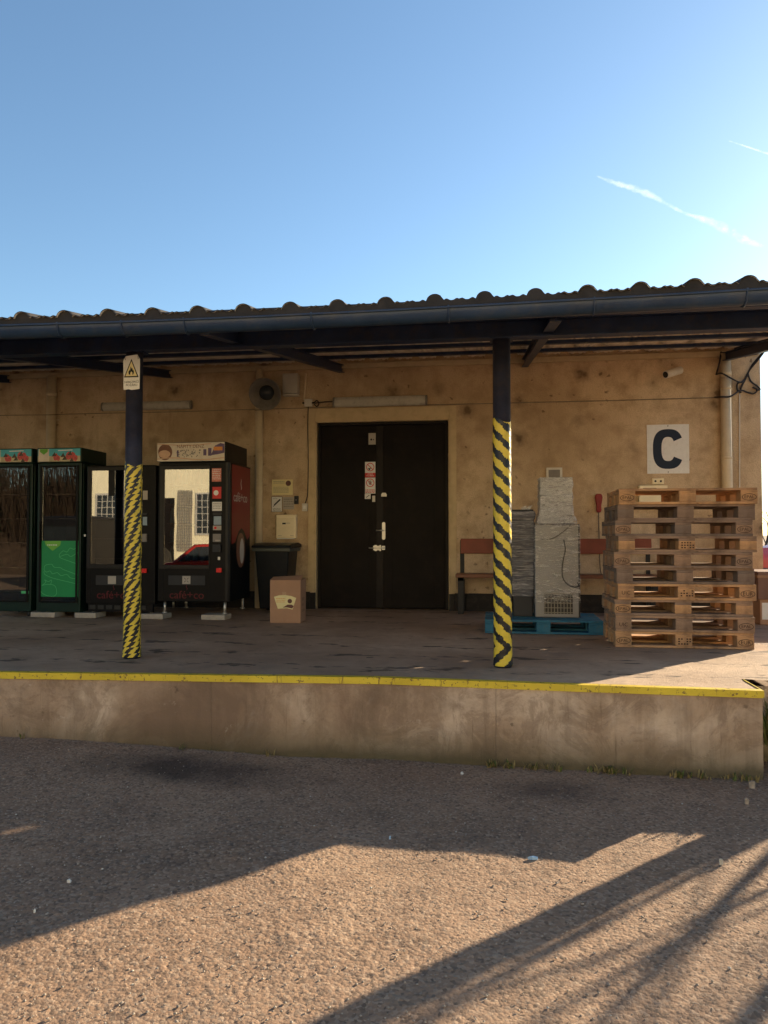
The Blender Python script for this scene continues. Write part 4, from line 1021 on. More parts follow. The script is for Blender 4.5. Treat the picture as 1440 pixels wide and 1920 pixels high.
# header box
hx0, hx1, hz0, hz1 = RC(294, 829, 421, 867, YF-.03)
hd = t.p('header', MB().box(hx0, hx1+.02, YF-.028, yb-.03, hz0+.012, hz1), 'machine_side', bevel=.005)
y = YF-.0285; W_ = hx1-hx0; H_ = hz1-hz0-.012; z0 = hz0+.012
t.p('header_picture', MB().box(hx0+.006, hx1, y-.002, y, z0+.004, hz1-.006), 'pic_cream', hd)
y -= .002
t.p('picture_cup', disc(hx0+W_*.125, z0+H_*.5, W_*.105, y-.001, y, rz=H_*.42), 'pic_brown', hd)
t.p('picture_milk', disc(hx0+W_*.115, z0+H_*.40, W_*.088, y-.0018, y-.001, rz=H_*.20), 'pic_tan', hd)
t.p('picture_swirl', MB().prism([(hx1-W_*.20, z0+H_*.30), (hx1-W_*.10, z0+H_*.35), (hx1-.002, z0+H_*.42), (hx1-.002, z0+H_*.88), (hx1-W_*.06, z0+H_*.93), (hx1-W_*.14, z0+H_*.80), (hx1-W_*.17, z0+H_*.55)], 'y', y-.001, y), 'pic_purple', hd)
t.p('picture_tag', MB().box(hx1-W_*.16, hx1-W_*.03, y-.002, y-.001, z0+H_*.55, z0+H_*.74), 'pic_orange', hd)
m_ = MB(); rr = random.Random(5)
for k in range(46):
    cx_ = hx0+W_*rr.uniform(.30, .66); cz_ = z0+H_*rr.uniform(.22, .60); m_.prism([(cx_+rr.uniform(.004, .012)*math.cos(a), cz_+rr.uniform(.004, .014)*math.sin(a)) for a in (0, 1.2, 2.4, 3.6, 4.9)], 'y', y-.0009-k*.00001, y)
t.p('picture_scene', m_, 'ink_grey', hd)
t.p('picture_cups', MB().box(hx0+W_*.69, hx0+W_*.735, y-.001, y, z0+H_*.30, z0+H_*.62).box(hx0+W_*.76, hx0+W_*.81, y-.001, y, z0+H_*.28, z0+H_*.68).box(hx0+W_*.30, hx0+W_*.325, y-.001, y, z0+H_*.24, z0+H_*.58), 'pic_purple', hd)
t.p('picture_wave', stroke([(hx0+W_*u, z0+H_*(.14+.06*math.sin(u*7))) for u in np.linspace(.01, .99, 20)], .012, y, .0012), 'pic_tan', hd)
t.p('picture_wave', stroke([(hx0+W_*u, z0+H_*(.88+.05*math.sin(u*6+2))) for u in np.linspace(.01, .8, 16)], .010, y, .0012), 'pic_tan', hd)
t.text('header_lettering', 'NÁPITY DENZ', .058, (hx0+W_*.50, y-.0012, z0+H_*.77), 'pic_brown', hd, sx=.95)
# red side panel
X = x1+.002
sd_ = t.p('side_panel', MB().box(x1-.001, X, YF+.07, yb-.01, zb+.01, zt-.005), 'machine_side')
t.p('red_print', MB().prism([(YF+.08, zt-.02), (yb-.02, zt-.02), (yb-.02, zb+.80), (YF+.68, zb+.75), (YF+.55, zb+.86), (YF+.45, zb+.90), (YF+.34, zb+.86), (YF+.2, zb+.72), (YF+.08, zb+.70)], 'x', X, X+.001), 'machine_red', sd_)
t.text('side_lettering', 'café+co', .17, (X+.0018, YF+.40, zt-.42), 'cup_white', sd_, rot=(math.pi/2, 0, math.pi/2))
steam(t, YF+.42, zt-.25, .13, 0, 'cup_white', X=X+.002)
q_ = [(YF+.42+.17*math.cos(a), zb+.62+.22*math.sin(a)) for a in np.linspace(0, 6.28, 24)[:-1]]
t.p('cup_print', MB().prism(q_, 'x', X+.0015, X+.0025), 'pic_brown', sd_)
t.p('cup_highlight', MB().prism([(YF+.46+.08*math.cos(a), zb+.61+.16*math.sin(a)) for a in np.linspace(0, 6.28, 24)[:-1]], 'x', X+.0025, X+.0035), 'cup_white', sd_)
for xx in (x0+.07, x1-.07):
    for yy in (YF+.06, yb-.08):
        t.p('foot', MB().cyl((xx, yy, DK+.065), (xx, yy, zb), .016).cyl((xx, yy, DK+.065), (xx, yy, DK+.08), .03), 'chrome')
CX0 = x0
# --- dark snack machine
x0b, x1b = onY(162, 990, YF).x, CX0-.035
zt, zb = onY(225, 873, YF).z, DK+.075
t = T('vending_machine', 'plain black vending machine behind the left taped post, without header picture', 'vending machine', ((x0b+x1b)/2, YF, DK), 'vending machines in a row')
wx0, wx1, wz0, wz1 = FR(171, 882, 262, 1058)
zc_b = onY(225, 1128, YF).z
t.p('cabinet', shell(x0b, x1b, YF, yb, zb+.10, zt, wx0, wx1, wz0, wz1), 'machine_black', bevel=.006)
t.p('window_frame', MB().box(wx0-.045, wx0-.002, YF-.012, YF-.0005, wz0-.05, wz1+.04).box(wx1+.002, wx1+.012, YF-.012, YF-.0005, wz0-.05, wz1+.04).box(wx0-.002, wx1+.002, YF-.0121, YF-.0005, wz1+.002, wz1+.04).box(wx0-.002, wx1+.002, YF-.0121, YF-.0005, wz0-.05, wz0-.002), 'machine_frame', bevel=.003)
xa, xb = onY(203, 960, YF).x, onY(214, 960, YF).x
t.p('window', MB().box(wx0, wx1, YF+.004, YF+.010, wz0, wz1), 'glass_door')
t.p('window_bar', MB().box(xa, xb, YF-.004, YF+.003, wz0+.85, wz1), 'interior_dark')
t.p('inner_panel', MB().box(wx0+.01, wx1-.01, YF+.10, YF+.13, wz0, wz1), 'interior_dark')
for k in range(4): t.p('shelf', MB().box(wx0+.01, wx1-.01, YF+.03, YF+.099, wz0+.06+k*.25, wz0+.07+k*.25), 'shelf_wire')
stk('price_card', 268, 920, 277, 937, 'paper_grey'); stk('display', 268, 969, 276, 985, 'screen_blue', .006); stk('display_hood', 267, 962, 277, 966, 'dark_plastic', .02)
stk('card_reader', 267, 1001, 276, 1016, 'ink_grey', .02); stk('emergency_button', 267, 1066, 276, 1074, 'button_red', .03)
q = FR(180, 1079, 255, 1097); hp = t.p('pickup_flap', MB().box(q[0], q[1], YF-.008, YF-.0006, q[2], q[3]), 'dark_plastic', bevel=.003)
q = FR(203, 1080, 218, 1095); t.p('flap_sticker', MB().box(q[0], q[1], YF-.010, YF-.008, q[2], q[3]), 'paper_grey', hp)
cc = onY(213, 1116, YF); t.text('lettering', 'café+co', .135, (cc.x, YF-.002, cc.z), 'ink_dark_red', sx=1.05); steam(t, cc.x, cc.z+.10, .07, YF-.0006, 'ink_dark_red')
t.p('vent_slots', MB().box(x0b+.03, x1b-.03, YF+.01, YF+.04, zb+.0, zb+.099), 'machine_side')
m_ = MB(); [m_.box(x0b+.05+i*.11, x0b+.13+i*.11, YF+.004, YF+.01, zb+.03, zb+.08) for i in range(7)]; t.p('grille', m_, 'grille_dark')
for xx in (x0b+.07, x1b-.07):
    for yy in (YF+.06, yb-.08): t.p('foot', MB().cyl((xx, yy, DK+.065), (xx, yy, zb+.10), .016), 'chrome')
stk('lock', 158.5, 1002, 161.5, 1006, 'chrome', .014)
# --- two green fridges
def fridge(x0, x1, label, poster, label2=None):
    global t
    fz0 = DK+.065; zt = onY(110, 868, YF).z; yb = YF+.62
    t = T('display_fridge', label, 'fridge', ((x0+x1)/2, YF, DK), 'green display fridges at the left')
    a, b = x0+.065, x1-.065; wz0, wz1 = onY(110, 1127, YF).z, onY(110, 876, YF).z
    t.p('cabinet', shell(x0, x1, YF, yb, fz0, zt, a, b, wz0, wz1), 'fridge_green', bevel=.006)
    t.p('window', MB().box(a, b, YF+.004, YF+.010, wz0, wz1), 'glass_fridge')
    t.p('door_frame', MB().box(a-.03, a-.001, YF-.014, YF-.0005, wz0-.02, wz1+.02).box(b+.001, b+.03, YF-.014, YF-.0005, wz0-.02, wz1+.02).box(a-.001, b+.001, YF-.0141, YF-.0005, wz1+.001, wz1+.02).box(a-.001, b+.001, YF-.0141, YF-.0005, wz0-.02, wz0-.001), 'machine_black', bevel=.003)
    t.p('lining', MB().box(a-.01, b+.01, yb-.06, yb-.031, wz0, wz1), 'interior_dark')
    for k in range(5):
        z = wz0+.10+k*.31; sh = t.p('shelf', MB().box(a+.001, b-.001, YF+.07, yb-.07, z, z+.008), 'shelf_wire')
    t.p('handle', MB().box(a-.022, a-.008, YF-.035, YF-.0145, wz0+.65, wz0+1.0), 'machine_black', bevel=.003)
    hz0, hz1 = zt+.006, onY(110, 840, YF).z
    hd = t.p('header', MB().box(x0-.005, x1+.004, YF-.02, yb-.01, hz0, hz1), 'fridge_green', bevel=.005)
    y = YF-.0205; W_ = x1-x0; H_ = hz1-hz0
    t.p('header_picture', MB().box(x0+.01, x1-.01, y-.001, y, hz0+.01+H_*.38, hz1-.012), 'pic_sky', hd)
    t.p('picture_sand', MB().box(x0+.01, x1-.01, y-.001, y, hz0+.01, hz0+.0099+H_*.38), 'pic_sand', hd)
    m_ = MB(); rr = random.Random(int(x0*10)); sp = ((.42, .36, .045), (.48, .28, .035), (.72, .45, .05), (.81, .40, .055), (.88, .27, .035))
    for u, v, r in sp: t.p('picture_fruit', MB().prism([(x0+W_*u+r*W_*1.3*math.cos(q)*rr.uniform(.8, 1.1), hz0+H_*v+r*1.1*math.sin(q)*rr.uniform(.8, 1.1)) for q in np.linspace(0, 6.28, 12)[:-1]], 'y', y-.0022-rr.random()*.0004, y-.001), 'pic_red', hd)
    for u, v in ((.38, .55), (.58, .5), (.62, .30), (.74, .62), (.78, .16)): t.p('picture_shape', MB().prism([(x0+W_*(u-.05), hz0+H_*(v-.15)), (x0+W_*(u+.06), hz0+H_*(v-.13)), (x0+W_*(u+.015), hz0+H_*(v+.16))], 'y', y-.0032, y-.001), 'pic_dark', hd)
    t.p('picture_words', stroke([(x0+W_*.48, hz1-.035), (x0+W_*.80, hz1-.030)], .012, y-.001), 'paper', hd)
    lx = x0+W_*.03
    t.p('logo_panel', MB().box(lx, lx+W_*.24, y-.002, y-.0011, hz0+.012, hz1-.013), 'pic_cream', hd)
    cx = lx+W_*.12; t.p('logo_shield', MB().prism([(cx-.055, hz1-.015), (cx+.055, hz1-.015), (cx+.05, hz1-.05), (cx, hz1-.085), (cx-.05, hz1-.05)], 'y', y-.003, y-.002), 'logo_lime', hd)
    if poster:
        px0, px1, pz0, pz1 = RC(76, 1014, 147, 1119, YF)
        pb = t.p('poster', MB().box(px0, px1, YF-.004, YF+.003, pz0, pz1), 'poster_green')
        y = YF-.004; W2, H2 = px1-px0, pz1-pz0
        def U(u, v): return (px0+W2*u, pz0+H2*v)
        m_ = MB()
        for pl in ([(.10, .48), (.13, .56), (.30, .58), (.36, .53), (.52, .52), (.60, .49), (.80, .44), (.99, .39)], [(.10, .48), (.16, .44), (.26, .46), (.32, .41), (.45, .43), (.55, .38), (.70, .40), (.80, .34), (.99, .32)],
                   [(.10, .46), (.12, .40), (.30, .34), (.60, .29), (.99, .23)], [(.50, .76), (.60, .82), (.70, .80), (.78, .87), (.88, .85), (.99, .90)], [(.50, .76), (.52, .70), (.75, .64), (.96, .60), (.97, .70), (.99, .80)], [(.52, .72), (.70, .76), (.80, .72), (.95, .78)],
                   [(.0, .12), (.08, .05), (.25, .01), (.40, .02), (.44, .10), (.38, .20), (.20, .22), (.05, .20)], [(.05, .2), (.15, .26), (.12, .30), (.22, .27), (.30, .30), (.28, .22)]):
            pts = [Vector(U(*p)) for p in pl]; stroke([tuple(q) for q in smooth_path(pts, 4)], .006, y, .001, m_)
        t.p('line_drawing', m_, 'line_green', pb)
        t.p('poster_logo', MB().prism([U(.10, .995), U(.54, .995), U(.52, .92), U(.32, .82), U(.14, .92)], 'y', y-.0016, y-.0003), 'logo_lime', pb)
        t.text('poster_lettering', 'oxalis', .045, (*U(.33, .925)[:1], y-.0022, U(.33, .925)[1]), 'paper', pb) if False else lines(t, U(.18, 0)[0], U(.46, 0)[0], (U(0, .925)[1],), y-.0016, .014, 'paper', pb, seed=3)
    else:
        q = RC(40, 1108, 54, 1113, YF); t.p('sticker', MB().box(q[0], q[1], YF-.002, YF+.003, q[2], q[3]), 'line_green')
    for xx in (x0+.06, x1-.06):
        for yy in (YF+.06, yb-.06): t.p('foot', MB().cyl((xx, yy, DK+.0), (xx, yy, fz0), .02), 'dark_plastic')
fx0, fx1 = onY(70, 990, YF).x, onY(152, 990, YF).x
fridge(fx0, fx1, 'green display fridge with a bright green sandwich poster on its lower door', True)
wd = fx1-fx0; g1 = onY(60, 990, YF).x
fridge(g1-wd, g1, 'green display fridge without poster, cut off by the left edge of the photo', False)
# paving blocks under the feet
pv = [(56, 'leftmost pale paving block under the fridges'), (147, 'pale paving block under the corner of the poster fridge'), (286, 'pale paving block at the foot of the coffee machine, behind the left post'), (402, 'pale paving block under the right front foot of the coffee machine')]
hw_ = {56: (41, 92), 147: (132, 176), 286: (266, 311), 402: (385, 431)}
for c_, lb in pv:
    a, b = hw_[c_]; xa, xb = onZ(a, 1160, DK).x, onZ(b, 1160, DK).x
    o = MB().box(-(xb-xa)/2, (xb-xa)/2, -.12, .12, 0, .062).build('paving_block', 'paver', bevel=.006)
    o.location = ((xa+xb)/2, YF+.06, DK); o.rotation_euler = (0, 0, random.uniform(-.05, .05)); tag(o, lb, 'paving block', 'paving blocks under the machines')

# ------------------------------------------------------------------ wheelie bin, carton
bx0, bx1 = -3.12, -2.66; by0 = 9.80; bz = 1.555
t = T('wheelie_bin', 'dark wheelie bin with closed lid between coffee machine and door', 'bin', ((bx0+bx1)/2, by0+.25, DK))
m_ = MB(); tp = [(bx0, by0), (bx1, by0), (bx1, by0+.50), (bx0, by0+.50)]; bt_ = [(bx0+.05, by0+.06), (bx1-.05, by0+.06), (bx1-.05, by0+.44), (bx0+.05, by0+.44)]
zr_ = onY(505, 1029, by0).z
m_.add([(x, y, DK+.05) for x, y in bt_]+[(x, y, zr_) for x, y in tp], [(0, 3, 2, 1), (0, 1, 5, 4), (1, 2, 6, 5), (2, 3, 7, 6), (3, 0, 4, 7), (4, 5, 6, 7)])
t.p('body', m_, 'bin_plastic', bevel=.02, seg=3)
t.p('rim', MB().box(bx0-.03, bx1+.03, by0-.03, by0+.53, zr_-.035, zr_+.012), 'bin_rim', bevel=.008)
m_ = MB(); zl_ = zr_+.014; m_.prism([(by0-.035, zl_), (by0-.03, zl_+.03), (by0+.1, zl_+.055), (by0+.4, zl_+.065), (by0+.56, zl_+.045), (by0+.57, zl_)], 'x', bx0-.035, bx1+.035)
t.p('lid', m_, 'bin_plastic', bevel=.01)
t.p('handle', MB().tube([(bx0+.05, by0+.58, zl_+.01), (bx1-.05, by0+.58, zl_+.01)], .014), 'bin_plastic')
for xx in (bx0+.03, bx1-.06): t.p('wheel', MB().cyl((xx, by0+.47, DK+.1), (xx+.04, by0+.47, DK+.1), .1, n=24), 'tyre')
# carton with sticker
a = onZ(506, 1168, DK); b = onZ(564, 1168, DK); wd = (b-a).length; h = .50
t = T('cardboard_box', 'closed brown cardboard box with a fan-shaped yellow sticker in front of the bin', 'box', (a.x, a.y, DK), rz=math.atan2(b.y-a.y, b.x-a.x)*.5, local=True)
dp = .36
t.p('carton', MB().box(0, wd, 0, dp, 0, h), 'cardboard', bevel=.004)
t.p('flaps', MB().add([(0, 0, h+.001), (wd, 0, h+.001), (wd, dp*.49, h+.05), (0, dp*.49, h+.028)], [(0, 1, 2, 3)]).add([(0, dp*.51, h+.026), (wd, dp*.51, h+.018), (wd, dp, h+.001), (0, dp, h+.001)], [(0, 1, 2, 3)]), 'cardboard')
t.p('packing_tape', MB().box(wd*.40, wd*.53, -.001, .0003, h*.60, h*.72), 'tape_clear')
c1, c2 = wd*.13, wd*.86
sp = [(c1, h*.61), (wd*.3, h*.645), (wd*.5, h*.65), (wd*.7, h*.63), (c2, h*.585), (wd*.74, h*.315), (wd*.55, h*.345), (wd*.26, h*.33)]
st = t.p('sticker', MB().prism(sp, 'y', -.002, -.0005), 'paper_yellow')
t.p('sticker_seal', disc(wd*.65, h*.51, .026, -.003, -.002), 'ink_brown', st)
t.p('sticker_print', MB().prism([(wd*.42, h*.36), (wd*.58, h*.43), (wd*.70, h*.43), (wd*.78, h*.40), (wd*.73, h*.34), (wd*.56, h*.365)], 'y', -.003, -.002), 'ink_brown', st)
lines(t, wd*.2, wd*.5, (h*.57, h*.53, h*.49), -.002, .006, 'pic_orange', st, seed=3)
t.p('side_print', stroke([(0, 0), (0, .001)], .001, 0) if False else MB().box(wd, wd+.001, .06, .24, .25, .29).box(wd, wd+.001, .06, .2, .19, .22).box(wd, wd+.001, .08, .26, .12, .15), 'cardboard_dark')

# ------------------------------------------------------------------ bench
t = T('bench', 'long bench with red-brown wooden boards on black metal legs against the wall', 'bench', (.8, 10.3, DK))
ax, bx = -.46, 2.05
sz = onY(900, 1077, 10.0).z
for k, y0 in enumerate((10.02, 10.22)): t.p('seat_board', MB().box(ax-.03, bx+.03, y0, y0+.185, sz-.045, sz), 'bench_seat_wood', bevel=.006)
z0, z1 = onY(900, 1038, 10.46).z, onY(900, 1010, 10.46).z
t.p('backrest', MB().box(ax+.02, bx, 10.455, 10.49, z0, z1), 'bench_wood', bevel=.006)
for x in (ax, .78, bx-.08):
    m_ = MB().box(x, x+.075, 10.04, 10.10, DK, sz-.046).box(x, x+.075, 10.42, 10.452, DK, sz-.09).box(x+.001, x+.074, 10.04, 10.452, sz-.09, sz-.047)
    t.p('leg', m_, 'bench_metal', bevel=.003)
    t.p('back_support', MB().box(x+.012, x+.068, 10.492, 10.52, sz-.2, z1-.02).box(x+.012, x+.068, 10.40, 10.492, sz-.2, sz-.16), 'bench_metal')

# ------------------------------------------------------------------ pallets
def pmesh(w_, d_, h_):
    m_ = MB().box(-w_/2, w_/2, -d_/2, d_/2, 0, h_); me_ob = m_.build('tmp', 'pallet_fresh')
    bm = bmesh.new(); bm.from_mesh(me_ob.data); bmesh.ops.bevel(bm, geom=bm.edges[:], offset=.003, segments=1, affect='EDGES'); bm.to_mesh(me_ob.data); bm.free()
    me = me_ob.data; bpy.data.objects.remove(me_ob); return me
PMESH = {k: pmesh(*v) for k, v in {'top145': (1.2, .145, .022), 'top100': (1.2, .10, .022), 'str': (.145, .8, .022), 'blk145': (.145, .145, .078), 'blk100': (.145, .10, .078), 'bot145': (1.2, .145, .022), 'bot100': (1.2, .10, .022)}.items()}
PM2 = {}
def part_from(me, name, mat, parent, loc, rz=0):
    key = (me.name, mat)
    if key not in PM2:
        m2 = me.copy(); m2.materials.clear(); m2.materials.append(M[mat]); PM2[key] = m2
    o = bpy.data.objects.new(name, PM2[key]); COL.objects.link(o); o.parent = parent; o.location = loc; o.rotation_euler = (0, 0, rz); return o
def pallet(x, y, z, rz, wood, label, group, stamps=None, jit=.003, blkwood=None):
    t = T('pallet', label, 'pallet', (x, y, z), group, rz, local=True)
    r = random.Random(int(z*1000)+int(x*100)); bw = blkwood or wood
    for k, yy in enumerate((-.3275, 0, .3275)):
        part_from(PMESH['bot145' if k != 1 else 'bot145'], 'bottom_board', wood, t.e, (r.uniform(-jit, jit), yy, 0))
    for xx in (-.5275, 0, .5275):
        for yy in (-.3275, 0, .3275):
            bk = part_from(PMESH['blk145'], 'block', r.choice((bw, bw, wood)), t.e, (xx+r.uniform(-jit, jit)*.6, yy+r.uniform(-.5, 1)*jit, .0222))
            if stamps and yy < -.3:
                s = stamps[{-.5275: 0, 0: 1, .5275: 2}[xx]]
                if s and s != '#':
                    cu = T.text(t, 'stamp', s, .048 if len(s) < 4 else .040, (0, -.0735, .0385), 'stamp_ink', bk, .0006)
                    m_ = MB(); pts = [(.060*math.cos(q), .0385+.029*math.sin(q)) for q in np.linspace(0, 2*math.pi, 25)]
                    if s != 'UIC': stroke(pts, .0045, -.0728, .0008, m_); m_.build('stamp_ring', 'stamp_ink', bk)
                elif s == '#':
                    m_ = MB(); [m_.box(-.05+i*.024, -.035+i*.024, -.0735, -.0727, .012+j*.022, .024+j*.022) for i in range(5) for j in range(3) if r.random() < .7]; m_.build('stamp', 'stamp_ink', bk)
    for xx in (-.5275, 0, .5275): part_from(PMESH['str'], 'stretcher_board', wood, t.e, (xx, 0, .1004))
    for yy, k in ((-.3275, 'top145'), (-.175, 'top100'), (0, 'top145'), (.175, 'top100'), (.3275, 'top145')):
        part_from(PMESH[k], 'deck_board', wood, t.e, (r.uniform(-jit, jit)*1.5, yy, .1226))
    return t
G = 'pallets in the tall stack'
PX, PYc = (1.12+2.32)/2, 7.26+.43
spec = [  # from the bottom up: wood, block wood, stamps, dx, label
 ('pallet_fresh', 'pallet_fresh', ('EPAL', '#', 'EUR'), -.015, 'lowest pallet of the stack, standing on the deck, clean pale wood'),
 ('pallet_worn', 'pallet_worn', ('UIC', '', 'EPAL'), -.010, 'second pallet from the bottom of the stack, greyish brown'),
 ('pallet_worn', 'pallet_fresh', ('EPAL', '', ''), -.020, 'third pallet from the bottom of the stack, with an unmarked right block'),
 ('pallet_fresh', 'pallet_fresh', ('UIC', '#', 'EUR'), .000, 'bright new pallet stamped UIC and EUR, fourth from the bottom'),
 ('pallet_old', 'pallet_worn', ('', '', ''), -.008, 'dark weathered pallet, fifth from the bottom of the stack'),
 ('pallet_worn', 'pallet_worn', ('EPAL', '', 'EPAL'), -.018, 'sixth pallet from the bottom of the stack, brown and stamped at both ends'),
 ('pallet_worn', 'pallet_fresh', ('', '#', ''), .012, 'fourth pallet from the top, shifted right, with orange blocks'),
 ('pallet_old', 'pallet_worn', ('EPAL', '', 'EPAL'), -.015, 'third pallet from the top of the stack, dark grey boards'),
 ('pallet_old', 'pallet_old', ('', '', ''), .005, 'second pallet from the top, the darkest grey pallet'),
 ('pallet_fresh', 'pallet_fresh', ('EPAL', '', 'EPAL'), .020, 'topmost pallet of the stack, pale with orange inner blocks')]
for k, (wd_, bw, stp, dx, lb) in enumerate(spec):
    pallet(PX+dx*1.3, PYc+random.uniform(-.02, .015)-(.01 if k else 0), DK+.001+k*.1448, random.uniform(-.016, .016), wd_, lb, G, stp, blkwood=bw)
bp = pallet(.51, 8.52, DK+.001, 0, 'blue_paint', 'blue painted pallet under the wrapped cabinet and roll', 'pallet under the wrapped goods')
# wrapped cabinet and roll
PT = DK+.001+.1446
fy = 8.36; x0, x1 = onY(1003, 1070, fy).x, onY(1087, 1070, fy).x; z1 = onY(1045, 983, fy).z
ux0, ux1 = onY(1013, 940, fy+.06).x, onY(1073, 940, fy+.06).x; uz = onY(1043, 896, fy+.06).z
t = T('wrapped_cabinet', 'grey metal cooler cabinet with narrower top wrapped in clear film', 'cabinet', ((x0+x1)/2, fy+.25, PT))
t.p('body', MB().box(x0, x1, fy, fy+.48, PT+.002, z1), 'cabinet_grey', bevel=.01)
t.p('side_trim', MB().box(x1-.014, x1+.002, fy-.003, fy+.02, PT+.01, z1), 'grille_dark')
t.p('upper_unit', MB().box(ux0, ux1, fy+.06, fy+.42, z1+.001, uz), 'cabinet_grey', bevel=.012)
q = RC(1020, 1115, 1074, 1151, fy)
gr = t.p('grille', MB().box(q[0], q[1], fy-.002, fy-.0002, q[2], q[3]), 'grille_dark')
m_ = MB(); [m_.box(q[0]+.005+i*(q[1]-q[0])/9, q[0]+.013+i*(q[1]-q[0])/9, fy-.006, fy-.002, q[2], q[3]) for i in range(9)]; [m_.box(q[0], q[1], fy-.0062, fy-.0021, q[2]+.01+i*.05, q[2]+.018+i*.05) for i in range(5)]; t.p('grille_bars', m_, 'shelf_wire', gr)
c_ = onY(1046, 907, fy+.055); t.p('label_plate', MB().box(c_.x-.022, c_.x+.022, fy+.055, fy+.0599, c_.z-.008, c_.z+.008), 'fridge_green')
t.p('cable', MB().tube(smooth_path([onY(a, b, fy-.012) for a, b in ((1057, 1012), (1060, 1030), (1057, 1045), (1054, 1065), (1056, 1085), (1066, 1097), (1078, 1101), (1085, 1098), (1082, 1092))]), .005, 7).tube(smooth_path([onY(a, b, fy-.008) for a, b in ((1013, 1012), (1035, 1010), (1055, 998), (1070, 984))]), .004, 7), 'cable_black')
def filmbox(x0, x1, y0, y1, z0, z1, amp, top=None, n=26, taper=None, seed=1):
    rr = np.random.RandomState(seed); m_ = MB(); per = []
    for i in range(n): per.append((x0+(x1-x0)*i/n, y0, 0, -1))
    for i in range(n): per.append((x1, y0+(y1-y0)*i/n, 1, 0))
    for i in range(n): per.append((x1-(x1-x0)*i/n, y1, 0, 1))
    for i in range(n): per.append((x0, y1-(y1-y0)*i/n, -1, 0))
    nz = int((z1-z0)/.011); L_ = len(per); ph = rr.rand(8)*6.28
    cx, cy = (x0+x1)/2, (y0+y1)/2
    for j in range(nz+1):
        z = z0+(z1-z0)*j/nz; s_ = taper(j/nz) if taper else 1
        for i, (x, y, a, b) in enumerate(per):
            d = amp*(.35*math.sin(z*31+i*.21*math.sin(ph[1]+z*4)+ph[2])+.35*math.sin(z*57-i*.13+ph[3]+2*math.sin(z*7+i*.05))+.25*math.sin(z*11+i*.31+ph[4]))+amp*.35*rr.rand()
            m_.v.append((cx+(x-cx)*s_+a*d, cy+(y-cy)*s_+b*d, z))
    for j in range(nz):
        for i in range(L_): m_.f.append((j*L_+i, j*L_+(i+1) % L_, (j+1)*L_+(i+1) % L_, (j+1)*L_+i)); m_.mi.append(0); m_.sm.append(True)
    m_.f.append(tuple(nz*L_+i for i in range(L_))); m_.mi.append(0); m_.sm.append(False)
    return m_
m_ = filmbox(x0-.006, x1+.006, fy-.008, fy+.488, PT+.16, z1+.006, .007, seed=2)
t.p('lower_film', m_, 'thin_film', recalc=False)
def tp(s): return 1.22-.22*min(1, s/.28) if s < .28 else 1.0
t.p('upper_film', filmbox(ux0-.006, ux1+.006, fy+.052, fy+.43, z1+.008, uz+.006, .008, taper=tp, seed=3), 'stretch_film', recalc=False)
x0, x1 = onY(957, 1050, 8.40).x, onY(1003, 960, 8.40).x; zt = onY(980, 958, 8.40).z
t = T('wrapped_bundle', 'tall narrow bundle wrapped in grey film behind the middle post', 'bundle', ((x0+x1)/2, 8.52, PT))
def tb_(s): return .82+.10*s+.10*math.sin(s*3.1)**2*.6+(.04 if s > .9 else 0)
t.p('wrapping', filmbox(x0, x1, 8.40, 8.64, PT+.22, zt, .018, taper=tb_, seed=5), 'grey_wrap', recalc=False)
t.p('bare_foot', MB().box(x0+.03, x1-.03, 8.43, 8.61, PT+.001, PT+.24), 'dark_plastic', bevel=.01)
t.p('black_cap', MB().box(x0+.02, x1-.015, 8.42, 8.62, zt-.01, zt+.016), 'bin_plastic', bevel=.006)
m_ = MB(); [m_.add([(x0+.12+.02*i, 8.45, zt+.01), (x0+.15+.02*i, 8.45, zt+.012), (x0+.15+.03*i, 8.46, zt+.03+.03*(i % 2)), (x0+.12+.015*i, 8.47, zt+.05)], [(0, 1, 2, 3)]) for i in range(4)]; t.p('loose_film', m_, 'stretch_film', recalc=False)
# cartons right of the pallets
cy = 9.3
x0 = onY(1421, 1090, cy).x
t = T('brown_crate', 'flat dark brown crate resting on a carton right of the pallets', 'crate', (x0+.5, cy, DK+.3))
z0, z1 = onY(1430, 1124, cy).z, onY(1430, 1072, cy).z
t.p('body', MB().box(x0, x0+1.1, cy, cy+.7, z0, z1), 'crate_brown', bevel=.008); t.p('lid_edge', MB().box(x0-.005, x0+1.105, cy-.006, cy+.706, z1-.07, z1-.04), 'cardboard_dark', bevel=.004)
t = T('carton', 'brown and white printed carton under the flat crate', 'box', (x0+.3, cy, DK))
t.p('body', MB().box(x0+.03, x0+.9, cy+.03, cy+.6, DK, z0-.002), 'cardboard', bevel=.006); t.p('white_label', MB().box(x0+.05, x0+.16, cy+.028, cy+.0299, DK+.06, z0-.04), 'paper')

# ------------------------------------------------------------------ red van far at the right
def wheel(t, x, y, r, wd, parent=None):
    w_ = t.p('wheel', MB().cyl((x, y-wd/2, r), (x, y+wd/2, r), r, n=28), 'tyre', bevel=.02)
    t.p('rim', MB().cyl((x, y-wd/2-.006, r), (x, y-wd/2+.01, r), r*.62, n=20).cyl((x, y+wd/2-.01, r), (x, y+wd/2+.006, r), r*.62, n=20), 'cabinet_steel', w_)
vp = onZ(1431, 1110, 0)
van = T('van', 'red delivery van parked beyond the right corner of the warehouse', 'van', (vp.x+2.45, vp.y+.3, 0), rz=RAD(12), local=True)
side = [(-2.45, .45), (-2.42, 1.0), (-2.2, 1.25), (-1.55, 1.45), (-1.0, 2.25), (-.7, 2.45), (2.4, 2.5), (2.5, 2.3), (2.5, .42)]
van.p('body', MB().prism(side, 'y', -.95, .95), 'red_paint_car', bevel=.09, seg=4)
van.p('bumper', MB().box(-2.55, -2.30, -.93, .93, .38, .68), 'dark_plastic', bevel=.05)
